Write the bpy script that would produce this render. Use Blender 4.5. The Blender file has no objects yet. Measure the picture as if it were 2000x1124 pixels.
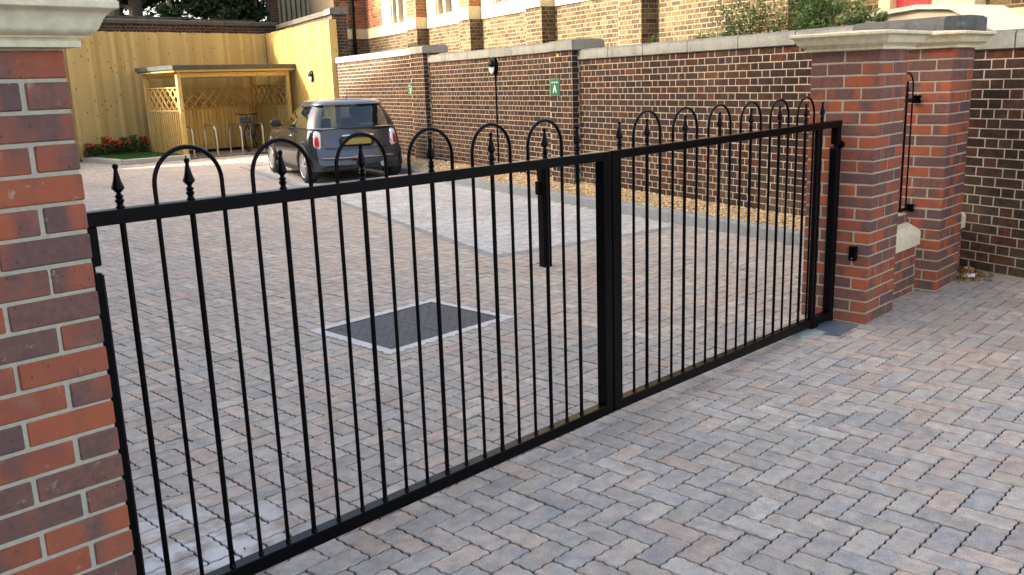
import bpy, bmesh, math, random
from mathutils import Vector, Matrix
random.seed(7)
R = math.radians
scene = bpy.context.scene
COL = scene.collection

# ------------------------------------------------------------------ camera
FPX, YAW, PIT, ROL = 1753.68, 0.7957, -0.2259, -0.0341
CAM = Vector((-5.5763, -2.2846, 1.6109))
fw = Vector((math.sin(YAW)*math.cos(PIT), math.cos(YAW)*math.cos(PIT), math.sin(PIT)))
r0 = Vector((math.cos(YAW), -math.sin(YAW), 0)); u0 = r0.cross(fw)
rt = math.cos(ROL)*r0 + math.sin(ROL)*u0; up = rt.cross(fw)
cam = bpy.data.cameras.new('camera'); cam.sensor_width = 36; cam.lens = FPX*36/2000
cam.clip_end = 2000; cam.clip_start = 0.05
camo = bpy.data.objects.new('camera', cam); COL.objects.link(camo)
camo.matrix_world = Matrix(((rt.x, up.x, -fw.x, CAM.x), (rt.y, up.y, -fw.y, CAM.y), (rt.z, up.z, -fw.z, CAM.z), (0, 0, 0, 1)))
scene.camera = camo
def px(P):
    d = Vector(P) - CAM; z = d.dot(fw)
    if z < .1: return None
    return (1000+FPX*d.dot(rt)/z, 562-FPX*d.dot(up)/z, z)
def inview(P, m=120):
    q = px(P)
    return q is not None and -m < q[0] < 2000+m and -m < q[1] < 1124+m

# ------------------------------------------------------------------ light
SUN_EL, SUN_AZ = R(25), math.atan2(-0.76, 0.44)      # azimuth of the sun measured from +Y towards +X
w = bpy.data.worlds.new('World'); scene.world = w; w.use_nodes = True
nt = w.node_tree; bg = nt.nodes['Background']
sky = nt.nodes.new('ShaderNodeTexSky'); sky.sky_type = 'NISHITA'; sky.sun_disc = False
sky.sun_elevation = SUN_EL; sky.sun_rotation = SUN_AZ
sky.air_density = 0.6; sky.dust_density = 4.0; sky.ozone_density = 0.0
wm = nt.nodes.new('ShaderNodeMix'); wm.data_type = 'RGBA'; wm.blend_type = 'MULTIPLY'; wm.inputs[0].default_value = 1.0; wm.inputs[7].default_value = (1.0, .91, .785, 1)   # thin warm haze over the whole sky
nt.links.new(sky.outputs[0], wm.inputs[6]); nt.links.new(wm.outputs[2], bg.inputs[0]); bg.inputs[1].default_value = 0.15
sl = bpy.data.lights.new('sun', 'SUN'); sl.energy = 2.0; sl.angle = R(1.2); sl.color = (1, .93, .80)
so = bpy.data.objects.new('sun', sl); COL.objects.link(so)
sdir = Vector((math.sin(SUN_AZ)*math.cos(SUN_EL), math.cos(SUN_AZ)*math.cos(SUN_EL), math.sin(SUN_EL)))
so.rotation_euler = sdir.to_track_quat('Z', 'Y').to_euler(); so.location = (-20, 10, 20)
vs = scene.view_settings
vs.view_transform = 'Standard'; vs.look = 'None'; vs.gamma = 1; vs.use_curve_mapping = False
vs.exposure = 2.93

# ------------------------------------------------------------------ helpers
class MB:
    def __init__(s): s.v = []; s.f = []; s.c = []
    def add(s, vs_, fs_, col=None):
        b = len(s.v); s.v += [tuple(p) for p in vs_]
        for f in fs_: s.f.append(tuple(b+i for i in f)); s.c.append(col)
        return s
    def box(s, x0, x1, y0, y1, z0, z1, col=None, M=None):
        vs_ = [(x, y, z) for z in (z0, z1) for y in (y0, y1) for x in (x0, x1)]
        if M is not None: vs_ = [M @ Vector(p) for p in vs_]
        return s.add(vs_, [(0, 2, 3, 1), (4, 5, 7, 6), (0, 1, 5, 4), (2, 6, 7, 3), (0, 4, 6, 2), (1, 3, 7, 5)], col)
    def cbox(s, x0, x1, y0, y1, z0, z1, b=.004, col=None, M=None):   # chamfered box, 24 verts
        lo = (x0, y0, z0); hi = (x1, y1, z1); idx = {}; vs_ = []
        for sx in (0, 1):
            for sy in (0, 1):
                for sz in (0, 1):
                    c = [hi[k] if t else lo[k] for k, t in enumerate((sx, sy, sz))]
                    inn = [c[k] - b if t else c[k] + b for k, t in enumerate((sx, sy, sz))]
                    for ax in range(3):
                        p = list(inn); p[ax] = c[ax]; idx[(sx, sy, sz, ax)] = len(vs_); vs_.append(tuple(p))
        F = []
        for ax in range(3):
            a, bb = [k for k in range(3) if k != ax]
            for t in (0, 1):
                q = []
                for (i, j) in ((0, 0), (1, 0), (1, 1), (0, 1)):
                    k = [0, 0, 0]; k[ax] = t; k[a] = i; k[bb] = j; q.append(idx[tuple(k)+(ax,)])
                if (t == 1) != (ax != 1): q.reverse()
                F.append(tuple(q))
        for ax in range(3):       # edges along ax
            a, bb = [k for k in range(3) if k != ax]
            for i in (0, 1):
                for j in (0, 1):
                    k0 = [0, 0, 0]; k0[a] = i; k0[bb] = j; k1 = list(k0); k1[ax] = 1
                    F.append((idx[tuple(k0)+(a,)], idx[tuple(k1)+(a,)], idx[tuple(k1)+(bb,)], idx[tuple(k0)+(bb,)]))
        for sx in (0, 1):
            for sy in (0, 1):
                for sz in (0, 1): F.append(tuple(idx[(sx, sy, sz, ax)] for ax in range(3)))
        if M is not None: vs_ = [M @ Vector(p) for p in vs_]
        return s.add(vs_, F, col)
    def tube(s, pts, r, n=8, cap=True, col=None, closed=False):
        pts = [Vector(p) for p in pts]; rs = r if isinstance(r, (list, tuple)) else [r]*len(pts)
        rings = []; prev = None; m = len(pts)
        for i, p in enumerate(pts):
            if closed: t = pts[(i+1) % m]-pts[i-1]
            else: t = pts[min(i+1, m-1)]-pts[max(i-1, 0)]
            t.normalize()
            if prev is None: a = Vector((0, 0, 1)) if abs(t.z) < .9 else Vector((1, 0, 0))
            else: a = prev
            a = (a - t*a.dot(t)).normalized(); prev = a; b = t.cross(a)
            rings.append([p+(a*math.cos(2*math.pi*k/n)+b*math.sin(2*math.pi*k/n))*rs[i] for k in range(n)])
        vs_ = [q for rg in rings for q in rg]; F = []
        for i in range(m if closed else m-1):
            j = (i+1) % m
            for k in range(n): F.append((i*n+k, i*n+(k+1) % n, j*n+(k+1) % n, j*n+k))
        if cap and not closed: F += [tuple(range(n-1, -1, -1)), tuple((m-1)*n+k for k in range(n))]
        return s.add(vs_, F, col)
    def lathe(s, prof, n=12, at=(0, 0, 0), axis='Z', col=None, rot=0, cap=True):
        vs_ = []; F = []
        for (r, h) in prof:
            for k in range(n):
                a = 2*math.pi*k/n+rot; x, y = r*math.cos(a), r*math.sin(a)
                p = (x, y, h) if axis == 'Z' else ((h, x, y) if axis == 'X' else (x, h, y))
                vs_.append((p[0]+at[0], p[1]+at[1], p[2]+at[2]))
        m = len(prof)
        for i in range(m-1):
            for k in range(n): F.append((i*n+k, i*n+(k+1) % n, (i+1)*n+(k+1) % n, (i+1)*n+k))
        if cap: F += [tuple(range(n-1, -1, -1)), tuple((m-1)*n+k for k in range(n))]
        return s.add(vs_, F, col)
    def loft(s, rings, closed=True, caps=True, col=None):
        n = len(rings[0]); vs_ = [p for rg in rings for p in rg]; F = []
        for i in range(len(rings)-1):
            for k in range(n if closed else n-1):
                F.append((i*n+k, i*n+(k+1) % n, (i+1)*n+(k+1) % n, (i+1)*n+k))
        if caps: F += [tuple(range(n-1, -1, -1)), tuple((len(rings)-1)*n+k for k in range(n))]
        return s.add(vs_, F, col)
    def mesh(s, name, mat, smooth=False, sharp=None):
        me = bpy.data.meshes.new(name); me.from_pydata(s.v, [], s.f)
        if any(c is not None for c in s.c):
            at = me.color_attributes.new('Col', 'FLOAT_COLOR', 'CORNER'); buf = []
            for f, c in zip(s.f, s.c):
                c = c or (.5, .5, .5); buf += [c[0], c[1], c[2], 1.0]*len(f)
            at.data.foreach_set('color', buf)
        if mat is not None: me.materials.append(mat)
        if smooth:
            me.polygons.foreach_set('use_smooth', [True]*len(me.polygons))
            me.update()
            me.set_sharp_from_angle(angle=R(sharp or 35))
        me.update(); return me
    def build(s, name, mat, parent=None, smooth=False, sharp=None, recalc=False):
        me = s.mesh(name, mat, smooth, sharp)
        if recalc:
            bm = bmesh.new(); bm.from_mesh(me); bmesh.ops.recalc_face_normals(bm, faces=bm.faces); bm.to_mesh(me); bm.free()
        return link(name, me, parent)
def link(name, me, parent=None, loc=None):
    o = bpy.data.objects.new(name, me); COL.objects.link(o)
    if loc is not None: o.location = loc
    if parent is not None:
        o.parent = parent
        if parent.type == 'EMPTY' and 'wb' in parent: o.matrix_parent_inverse = Matrix.Translation(-Vector(parent.location))
    return o
def tag(o, label, cat, group=None, kind=None):
    o['label'] = label; o['category'] = cat
    if group: o['group'] = group
    if kind: o['kind'] = kind
    return o
def struct(o): o['kind'] = 'structure'; return o
def stuff(o): o['kind'] = 'stuff'; return o
def thing(name, loc, label, cat, group=None, world=True, rz=0):
    o = bpy.data.objects.new(name, None); COL.objects.link(o); o.location = loc; o.empty_display_size = .1
    o.rotation_euler.z = rz
    if world: o['wb'] = 1
    return tag(o, label, cat, group)

# ------------------------------------------------------------------ materials
class N:
    def __init__(s, name):
        s.m = bpy.data.materials.new(name); s.m.use_nodes = True; s.t = s.m.node_tree
        s.p = s.t.nodes['Principled BSDF']
    def n(s, typ, **kw):
        nd = s.t.nodes.new(typ)
        for k, v in kw.items():
            if k.startswith('i_'):
                key = k[2:]; key = int(key) if key.isdigit() else key
                s.inp(nd, key, v)
            else: setattr(nd, k, v)
        return nd
    def inp(s, nd, key, v):
        if isinstance(v, bpy.types.NodeSocket): s.t.links.new(v, nd.inputs[key])
        else: nd.inputs[key].default_value = v
    def set(s, **kw):
        for k, v in kw.items(): s.inp(s.p, k.replace('_', ' '), v)
        return s
    def objco(s): return s.n('ShaderNodeTexCoord').outputs['Object']
    def pos(s): return s.n('ShaderNodeNewGeometry').outputs['Position']
    def scale(s, v, sc):
        return s.n('ShaderNodeVectorMath', operation='MULTIPLY', i_0=v, i_1=sc).outputs[0]
    def addv(s, a, b): return s.n('ShaderNodeVectorMath', operation='ADD', i_0=a, i_1=b).outputs[0]
    def noise(s, v, sc, det=3, rough=.55): return s.n('ShaderNodeTexNoise', i_Vector=v, i_Scale=sc, i_Detail=det, i_Roughness=rough).outputs['Fac']
    def vor(s, v, sc): return s.n('ShaderNodeTexVoronoi', i_Vector=v, i_Scale=sc).outputs['Distance']
    def ramp(s, f, a, b, c0=(0, 0, 0, 1), c1=(1, 1, 1, 1)):
        if a > b: a, b, c0, c1 = b, a, c1, c0
        nd = s.n('ShaderNodeValToRGB'); e = nd.color_ramp.elements
        e[0].position = a; e[0].color = c0; e[1].position = b; e[1].color = c1
        s.t.links.new(f, nd.inputs[0]); return nd.outputs[0]
    def mr(s, f, a, b, c, d): return s.n('ShaderNodeMapRange', i_Value=f, i_1=a, i_2=b, i_3=c, i_4=d).outputs[0]
    def math(s, op, a, b=0.0): return s.n('ShaderNodeMath', operation=op, i_0=a, i_1=b).outputs[0]
    def mix(s, f, a, b, bt='MIX'):
        nd = s.n('ShaderNodeMix', data_type='RGBA', blend_type=bt); nd.clamp_factor = True
        s.inp(nd, 0, f)
        for k, v in ((6, a), (7, b)):
            if isinstance(v, tuple): v = (v[0], v[1], v[2], 1)
            s.inp(nd, k, v)
        return nd.outputs[2]
    def bump(s, h, st=.4, dist=.003): s.inp(s.p, 'Normal', s.n('ShaderNodeBump', i_Strength=st, i_Distance=dist, i_Height=h).outputs[0])
    def rand(s): return s.n('ShaderNodeObjectInfo').outputs['Random']
    def ocol(s): return s.n('ShaderNodeObjectInfo').outputs['Color']
    def attr(s): return s.n('ShaderNodeVertexColor', layer_name='Col').outputs[0]
def plain(name, col, rough=.6, metal=0, spec=.5, nz=0, nsc=20, bst=0, coat=0):
    k = N(name); c = (col[0], col[1], col[2], 1)
    if nz:
        f = k.noise(k.objco(), nsc, 4); v = k.mr(f, .3, .7, 1-nz, 1+nz)
        c = k.mix(1.0, c, k.n('ShaderNodeCombineColor', i_0=v, i_1=v, i_2=v).outputs[0], 'MULTIPLY')
    k.set(Base_Color=c, Roughness=rough, Metallic=metal, Specular_IOR_Level=spec, Coat_Weight=coat)
    if bst: k.bump(k.noise(k.objco(), nsc*3, 4), bst)
    return k.m
def src_col(k, src): return k.ocol() if src == 'obj' else k.attr()
def new_brick(name):
    k = N(name); oc = k.objco(); rd = k.rand()
    off = k.n('ShaderNodeCombineXYZ', i_0=k.math('MULTIPLY', rd, 91.0), i_1=k.math('MULTIPLY', rd, 37.0), i_2=k.math('MULTIPLY', rd, 53.0)).outputs[0]
    v = k.addv(oc, off)
    f = k.noise(k.scale(v, (1, 1, .35)), 8.5, 1)
    bias = k.mr(k.math('FRACT', k.math('MULTIPLY', rd, 7.31)), 0, 1, -.15, .20)
    f = k.ramp(k.math('ADD', f, bias), .40, .57)
    red = k.mix(k.math('FRACT', k.math('MULTIPLY', rd, 13.7)), (.375, .098, .044), (.27, .080, .048))
    red = k.mix(k.mr(k.noise(v, 30, 3), .35, .7, 0, .45), red, (.42, .12, .05))
    drk = k.mix(k.math('FRACT', k.math('MULTIPLY', rd, 5.77)), (.145, .080, .070), (.225, .098, .068))
    drk = k.mix(k.mr(k.noise(v, 45, 3), .4, .7, 0, .6), drk, (.085, .058, .058))
    c = k.mix(f, red, drk)
    c = k.mix(k.math('MULTIPLY', k.ramp(k.noise(v, 90, 1), .71, .78), .7), c, (.04, .026, .024))
    c = k.mix(k.mr(k.noise(v, 7, 5), .62, .8, 0, .22), c, (.42, .34, .26))
    wz = k.n('ShaderNodeSeparateXYZ', i_0=k.pos()).outputs[2]
    c = k.mix(k.math('MULTIPLY', k.mr(wz, .02, .30, .5, 0), k.mr(k.noise(k.pos(), 6, 4), .35, .6, 0, 1)), c, (.17, .12, .085))   # grime at the foot
    c = k.mix(k.mr(k.noise(k.pos(), 26, 5, .7), .63, .72, 0, .5), c, (.46, .42, .31))     # mortar smears
    k.set(Base_Color=c, Roughness=.75, Specular_IOR_Level=.3)
    k.bump(k.math('ADD', k.noise(v, 60, 4), k.math('MULTIPLY', k.noise(v, 300, 2), .35)), .5, .0025); return k.m
def old_brick(name, src):
    k = N(name); p = k.pos(); c = src_col(k, src)
    v = k.mr(k.noise(p, 25, 5, .65), .3, .7, .55, 1.5)
    c = k.mix(1.0, c, k.n('ShaderNodeCombineColor', i_0=v, i_1=v, i_2=v).outputs[0], 'MULTIPLY')
    c = k.mix(k.mr(k.noise(p, 3.1, 4), .58, .75, 0, .14), c, (.18, .145, .10))
    c = k.mix(k.mr(k.noise(p, 11, 5), .60, .72, 0, .35), c, (.03, .026, .024))
    big = k.mr(k.noise(k.scale(p, (1, 1, 1.6)), .75, 4, .6), .3, .7, .66, 1.38)
    c = k.mix(1.0, c, k.n('ShaderNodeCombineColor', i_0=big, i_1=big, i_2=k.math('MULTIPLY', big, .97)).outputs[0], 'MULTIPLY')
    sep = k.n('ShaderNodeSeparateXYZ', i_0=p).outputs[2]
    dust = k.math('MULTIPLY', k.mr(sep, .25, .85, 1, 0), k.mr(k.noise(p, 2.2, 5), .46, .64, 0, .32))
    c = k.mix(dust, c, (.24, .20, .13))     # splash-back dirt along the foot of the wall
    k.set(Base_Color=c, Roughness=.88, Specular_IOR_Level=.2)
    k.bump(k.noise(p, 70, 5, .7), .7, .004); return k.m
def paver_mat(name, src, far=False):
    k = N(name); p = k.pos(); c = src_col(k, src)
    pv = k.addv(p, k.scale(c, (310.0, 470.0, 230.0)))      # every block gets its own mottling
    c = k.mix(k.mr(k.noise(pv, 9, 2), .50, .68, 0, .62), c, (.42, .325, .265))
    c = k.mix(k.mr(k.noise(k.addv(pv, (7.3, 1.9, 4.1)), 10, 2), .52, .70, 0, .60), c, (.265, .285, .305))
    v = k.mr(k.noise(p, 16, 5), .3, .7, .80, 1.18); v2 = k.mr(k.noise(p, 170, 3), .3, .7, .76, 1.24)
    vv = k.math('MULTIPLY', v, v2)
    c = k.mix(1.0, c, k.n('ShaderNodeCombineColor', i_0=vv, i_1=vv, i_2=vv).outputs[0], 'MULTIPLY')
    c = k.mix(k.mr(k.noise(p, 1.1, 4), .45, .75, 0, .16), c, (.30, .285, .26))          # dusty film
    c = k.mix(k.mr(k.noise(p, .55, 3), .52, .72, 0, .28), c, (.20, .18, .165))
    c = k.mix(k.ramp(k.vor(p, 22), .055, .028), c, (.60, .59, .56)) if not far else c   # pale specks
    ty = k.noise(k.scale(p, (1.5, .22, 1)), 1.0, 4)
    c = k.mix(k.mr(ty, .55, .75, 0, .30), c, (.17, .155, .14))      # tyre-worn streaks through the gateway
    c = k.mix(k.mr(k.noise(p, 2.7, 6, .7), .60, .74, 0, .45), c, (.46, .44, .40))   # dried cement bloom
    c = k.mix(k.mr(k.noise(p, 3.9, 3), .70, .76, 0, .35), c, (.11, .105, .10))      # oil spots
    # splash of cement by the left hinge
    dd = k.n('ShaderNodeVectorMath', operation='DISTANCE', i_0=p, i_1=(-4.33, .62, 0)).outputs['Value']
    m = k.math('MULTIPLY', k.mr(dd, .15, .62, 1, 0), k.mr(k.noise(p, 7, 4), .42, .58, 0, 1))
    c = k.mix(k.math('MULTIPLY', m, .85), c, (.66, .66, .65))
    k.set(Base_Color=c, Roughness=.85, Specular_IOR_Level=.22)
    k.bump(k.math('ADD', k.noise(p, 240, 3), k.math('MULTIPLY', k.noise(p, 40, 3), .8)), .35, .003); return k.m
def wood_mat(name, base=(.45, .325, .112), dark=(.22, .135, .04)):
    k = N(name); oc = k.objco(); rd = k.rand()
    off = k.n('ShaderNodeCombineXYZ', i_0=k.math('MULTIPLY', rd, 31.0), i_1=k.math('MULTIPLY', rd, 17.0), i_2=k.math('MULTIPLY', rd, 77.0)).outputs[0]
    v = k.addv(oc, off)
    g = k.noise(k.scale(v, (38, 38, 1.1)), 1.0, 4)
    c = k.mix(k.mr(g, .35, .68, 0, .75), base, tuple(a*.62+b*.38 for a, b in zip(base, dark)))
    c = k.mix(k.mr(rd, 0, 1, 0, .6), c, (.57, .44, .18))
    rd2 = k.math('FRACT', k.math('MULTIPLY', rd, 9.13))
    c = k.mix(k.mr(rd2, .45, 1, 0, .62), c, (.32, .205, .062))
    kn = k.vor(k.scale(v, (11, 11, 5.5)), 1.0)
    km = k.mr(k.noise(v, 2.3, 2), .44, .50, 0, 1)
    c = k.mix(k.math('MULTIPLY', k.ramp(kn, .20, .09), km), c, (.10, .055, .022))
    c = k.mix(k.mr(k.noise(k.scale(v, (4, 4, .5)), 1.0, 3), .5, .75, 0, .35), c, (.48, .36, .16))
    k.set(Base_Color=c, Roughness=.7, Specular_IOR_Level=.25); k.bump(g, .25, .003); return k.m
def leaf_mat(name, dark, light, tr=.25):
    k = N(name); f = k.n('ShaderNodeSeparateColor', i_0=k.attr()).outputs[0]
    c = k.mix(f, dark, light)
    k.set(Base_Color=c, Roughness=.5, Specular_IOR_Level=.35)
    t = k.n('ShaderNodeBsdfTranslucent'); k.t.links.new(c, t.inputs[0])
    mx = k.n('ShaderNodeMixShader', i_0=tr); k.t.links.new(k.p.outputs[0], mx.inputs[1]); k.t.links.new(t.outputs[0], mx.inputs[2])
    k.t.links.new(mx.outputs[0], k.t.nodes['Material Output'].inputs[0]); return k.m
def stone_mat(name, col, lich=(.12, .125, .11), amt=.35, sc=4, topdark=False):
    k = N(name); p = k.pos()
    v = k.mr(k.noise(p, 30, 5), .3, .7, .85, 1.12)
    c = k.mix(1.0, (col[0], col[1], col[2], 1), k.n('ShaderNodeCombineColor', i_0=v, i_1=v, i_2=v).outputs[0], 'MULTIPLY')
    c = k.mix(k.mr(k.noise(k.scale(p, (1, 1, .6)), sc, 6, .65), .50, .72, 0, amt), c, lich)
    c = k.mix(k.mr(k.noise(k.scale(p, (9, 9, .9)), 1.0, 4), .52, .75, 0, amt*.7), c, tuple(a*.55 for a in col))   # rain streaks
    if topdark:   # lichen and soot settle on the weathered upper surface
        nz = k.n('ShaderNodeSeparateXYZ', i_0=k.n('ShaderNodeNewGeometry').outputs['True Normal']).outputs[2]
        c = k.mix(k.math('MULTIPLY', k.mr(nz, .35, .8, 0, .8), k.mr(k.noise(p, 9, 4), .3, .6, .4, 1)), c, (.075, .08, .075))
    k.set(Base_Color=c, Roughness=.85, Specular_IOR_Level=.25); k.bump(k.noise(p, 60, 5, .65), .5, .004); return k.m

MT = {}
MT['newbrick'] = new_brick('red_multi_brick')
MT['mortar'] = plain('buff_mortar', (.44, .405, .30), .95, nz=.12, nsc=60, bst=.5)
MT['oldmortar'] = plain('pale_old_mortar', (.42, .36, .275), .95, nz=.18, nsc=40, bst=.5)
MT['bldmortar'] = plain('building_mortar', (.21, .175, .115), .95, nz=.15, nsc=40)
MT['oldbrick_o'] = old_brick('dark_brick_single', 'obj'); MT['oldbrick_a'] = old_brick('dark_brick', 'attr')
MT['paver_o'] = paver_mat('paver_single', 'obj'); MT['paver_a'] = paver_mat('paver_block', 'attr')
MT['wood'] = wood_mat('treated_pine'); MT['cap'] = stone_mat('cream_cast_stone', (.76, .69, .47), (.50, .42, .27), .16, 5)
MT['coping'] = stone_mat('weathered_concrete_coping', (.265, .28, .245), (.12, .125, .11), .55, 5, True)
MT['piercoping'] = stone_mat('sooty_pier_coping', (.13, .135, .13), (.05, .054, .05), .85, 7, True)
MT['kerb'] = stone_mat('concrete_kerb', (.25, .28, .29), (.18, .18, .16), .3, 6)
MT['stone'] = stone_mat('pale_dressed_stone', (.46, .40, .27), (.5, .42, .26), .3, 3)
MT['black'] = plain('black_gloss_paint', (.0016, .0016, .0022), .30, spec=.10, nz=.25, nsc=60, bst=.06)
MT['sand'] = plain('joint_sand', (.010, .0095, .0085), .95, nz=.3, nsc=80)
# ------------------------------------------------------------------ wall frame
TH = 0.323; DV = Vector((math.sin(TH), math.cos(TH), 0)); NV = Vector((math.cos(TH), -math.sin(TH), 0)); WO = Vector((2.032, 0, 0))
def PW(s, off, z): return WO + DV*s + NV*off + Vector((0, 0, z))
# kerb line (face towards the courtyard)
def kx(y): return 2.30 + (y-1.575)*.2885
# parking bay: left edge and near edge
BAY = [Vector((.205, 3.60)), Vector((4.24, 15.41)), Vector((6.3, 15.0)), Vector((2.93, 3.06))]
bl = (BAY[1]-BAY[0]).normalized(); bnr = (BAY[3]-BAY[0]).normalized()
def in_bay(x, y, g=0):
    q = Vector((x, y))-BAY[0]
    a = q.x*bl.y-q.y*bl.x          # >0 : right of the left edge
    b = -(q.x*bnr.y-q.y*bnr.x)     # >0 : beyond the near edge
    return a > g and b > g and y < 15.41-(x-4.24)*.2
MH = (-2.345, -1.235, 1.945, 2.825)   # manhole outer frame
def lawn(x, y): return x > 3.22 and y > 18.80

# ------------------------------------------------------------------ ground and paving
k = N('outer_ground'); p = k.pos()
bt = k.n('ShaderNodeTexBrick', i_Vector=p, i_Scale=5.0, i_Color1=(.25, .235, .22, 1), i_Color2=(.20, .20, .20, 1), i_Mortar=(.07, .065, .06, 1))
k.inp(bt, 'Mortar Size', .012); k.set(Base_Color=bt.outputs[0], Roughness=.8)
g = MB(); g.add([(-300, -300, -.04), (300, -300, -.04), (300, 300, -.04), (-300, 300, -.04)], [(0, 1, 2, 3)])
struct(g.build('ground', k.m))
PAVE = MB(); PAVE.add([(-8, -5, -.0075), (12, -5, -.0075), (12, 23, -.0075), (-8, 23, -.0075)], [(0, 1, 2, 3)])
pave = struct(PAVE.build('paving', MT['sand']))
def wob(t): # interlocking zig-zag profile of one paver module
    a = (t % 1.0)*8; i = int(a) % 8; T = (0, .0036, .0004, -.0030, 0, .0030, -.0004, -.0036); return T[i]+(T[(i+1) % 8]-T[i])*(a-int(a))
def paver_outline(L, V, g=.0013, ins=0.0, seg=6):
    """outline of a paver covering L (x) by V (y) modules of 0.1 m, local origin at its lower left lattice point"""
    pts = []
    ts = [k/seg for k in range(seg)]
    e = g+ins
    for i in range(L):
        for t in ts: pts.append((min(max((i+t)*.1, e), L*.1-e) , e+wob(t)))
    for j in range(V):
        for t in ts: pts.append((L*.1-e+wob(t), min(max((j+t)*.1, e), V*.1-e)))
    for i in range(L):
        for t in ts: pts.append((min(max((L-i-t)*.1, e), L*.1-e), V*.1-e+wob(1-t)))
    for j in range(V):
        for t in ts: pts.append((e+wob(1-t), min(max((V-j-t)*.1, e), V*.1-e)))
    return pts
def paver_geo(L, V, seg):
    lo = paver_outline(L, V, .0034, 0, seg); hi = paver_outline(L, V, .0034, .0022, seg); n = len(lo)
    v = [(x, y, -.013) for x, y in lo] + [(x, y, -.0035) for x, y in lo] + [(x, y, 0) for x, y in hi]
    F = []
    for a in (0, n):
        for q in range(n): F.append((a+q, a+(q+1) % n, a+n+(q+1) % n, a+n+q))
    F.append(tuple(2*n+q for q in range(n)))
    return v, F
PG = {(2, 1): (paver_geo(2, 1, 8), paver_geo(2, 1, 3)), (1, 2): (paver_geo(1, 2, 8), paver_geo(1, 2, 3))}
PALP = [(0.427, 0.386, 0.328), (0.405, 0.371, 0.323), (0.382, 0.359, 0.322), (0.449, 0.390, 0.316), (0.455, 0.369, 0.297), (0.414, 0.361, 0.305), (0.449, 0.407, 0.343), (0.391, 0.361, 0.308), (0.462, 0.369, 0.290), (0.360, 0.340, 0.308), (0.422, 0.369, 0.305), (0.432, 0.392, 0.336), (0.405, 0.357, 0.312), (0.401, 0.365, 0.305), (0.373, 0.343, 0.297)]
def pcol():
    c = random.choice(PALP); f = random.uniform(.9, 1.12); return tuple(a*f for a in c)
cells = []; cutc = []
for i in range(-75, 100):
    for j in range(-45, 215):
        c = (i+j) % 4
        if c == 0: L, V = 2, 1
        elif c == 2: L, V = 1, 2
        else: continue
        x, y = i*.1, j*.1; cx, cy = x+L*.05, y+V*.05
        q = px((cx, cy, 0))
        near = (cx-CAM.x)**2+(cy-CAM.y)**2 < 64 and cy > -3.6 and cx > -6.4 and (cy > CAM.y-.6 or cx > CAM.x)
        infr = q is not None and -260 < q[0] < 2300 and 150 < q[1] < 1420 and q[2] < 23
        if not infr and not near: continue
        if q is None: q = (-9, -9, 30)
        if not infr: q = (q[0], q[1], max(q[2], 30))
        if lawn(cx, cy) or (cy < 16.2 and cx > kx(cy)+.02 and cy > 1.0): continue
        cor = [(x, y), (x+L*.1, y), (x+L*.1, y+V*.1), (x, y+V*.1)]; nin = sum(in_bay(a, b_, -.003) for a, b_ in cor)
        if nin == 4: continue
        if nin: cutc.append((q, cor)); continue
        if MH[0]+.07 < cx < MH[1]-.07 and MH[2]+.07 < cy < MH[3]-.07: continue
        cells.append((q[2], q, x, y, L, V))
cells.sort(key=lambda t: t[0])
pav_me = {}
for (L, V), (hi, lo) in PG.items():
    m = MB(); m.add(*hi); pav_me[(L, V)] = m.mesh('paver', MT['paver_o'])
cnt = 0; REST = MB()
for (dep, q, x, y, L, V) in cells:
    col = pcol(); vis = 0 < q[0] < 2000 and 0 < q[1] < 1110 and not (q[0] < 255 and q[1] > 380)
    dz = random.uniform(-.0016, .0016); ax, ay = random.gauss(0, .006), random.gauss(0, .006)
    if cnt < 300 and vis:
        o = link('paver', pav_me[(L, V)], pave, (x, y, dz)); o.rotation_euler = (ax, ay, 0); o.color = (*col, 1); cnt += 1
    else:
        v, F = PG[(L, V)][0 if dep < 6 else 1]
        REST.add([(x+a, y+b, dz+cc+ax*b-ay*a) for a, b, cc in v], F, col)
def clip(poly, P0, d_, sgn):
    out = []; f = lambda p_: sgn*((p_[0]-P0.x)*d_.y-(p_[1]-P0.y)*d_.x)
    for a, b_ in zip(poly, poly[1:]+poly[:1]):
        fa, fb_ = f(a), f(b_)
        if fa <= 0: out.append(a)
        if (fa < 0) != (fb_ < 0): t_ = fa/(fa-fb_); out.append((a[0]+(b_[0]-a[0])*t_, a[1]+(b_[1]-a[1])*t_))
    return out
for q, cor in cutc:      # blocks cut to the edge of the parking bay
    ctr = ((cor[0][0]+cor[2][0])/2, (cor[0][1]+cor[2][1])/2); cor = [(a+(ctr[0]-a)*.03, b_+(ctr[1]-b_)*.03) for a, b_ in cor]
    LP, NP = BAY[0]-Vector((bl.y, -bl.x))*.003, BAY[0]-bl*.003
    for pg in (clip(cor, LP, bl, 1), clip(clip(cor, LP, bl, -1), NP, bnr, -1)):
        if len(pg) >= 3:
            cc = pcol(); n_ = len(pg); REST.add([(a, b_, -.012) for a, b_ in pg]+[(a, b_, 0.0) for a, b_ in pg], [(i, (i+1) % n_, n_+(i+1) % n_, n_+i) for i in range(n_)]+[tuple(range(n_, 2*n_))], cc)
stuff(REST.build('paver_field', MT['paver_a'], pave))

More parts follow.
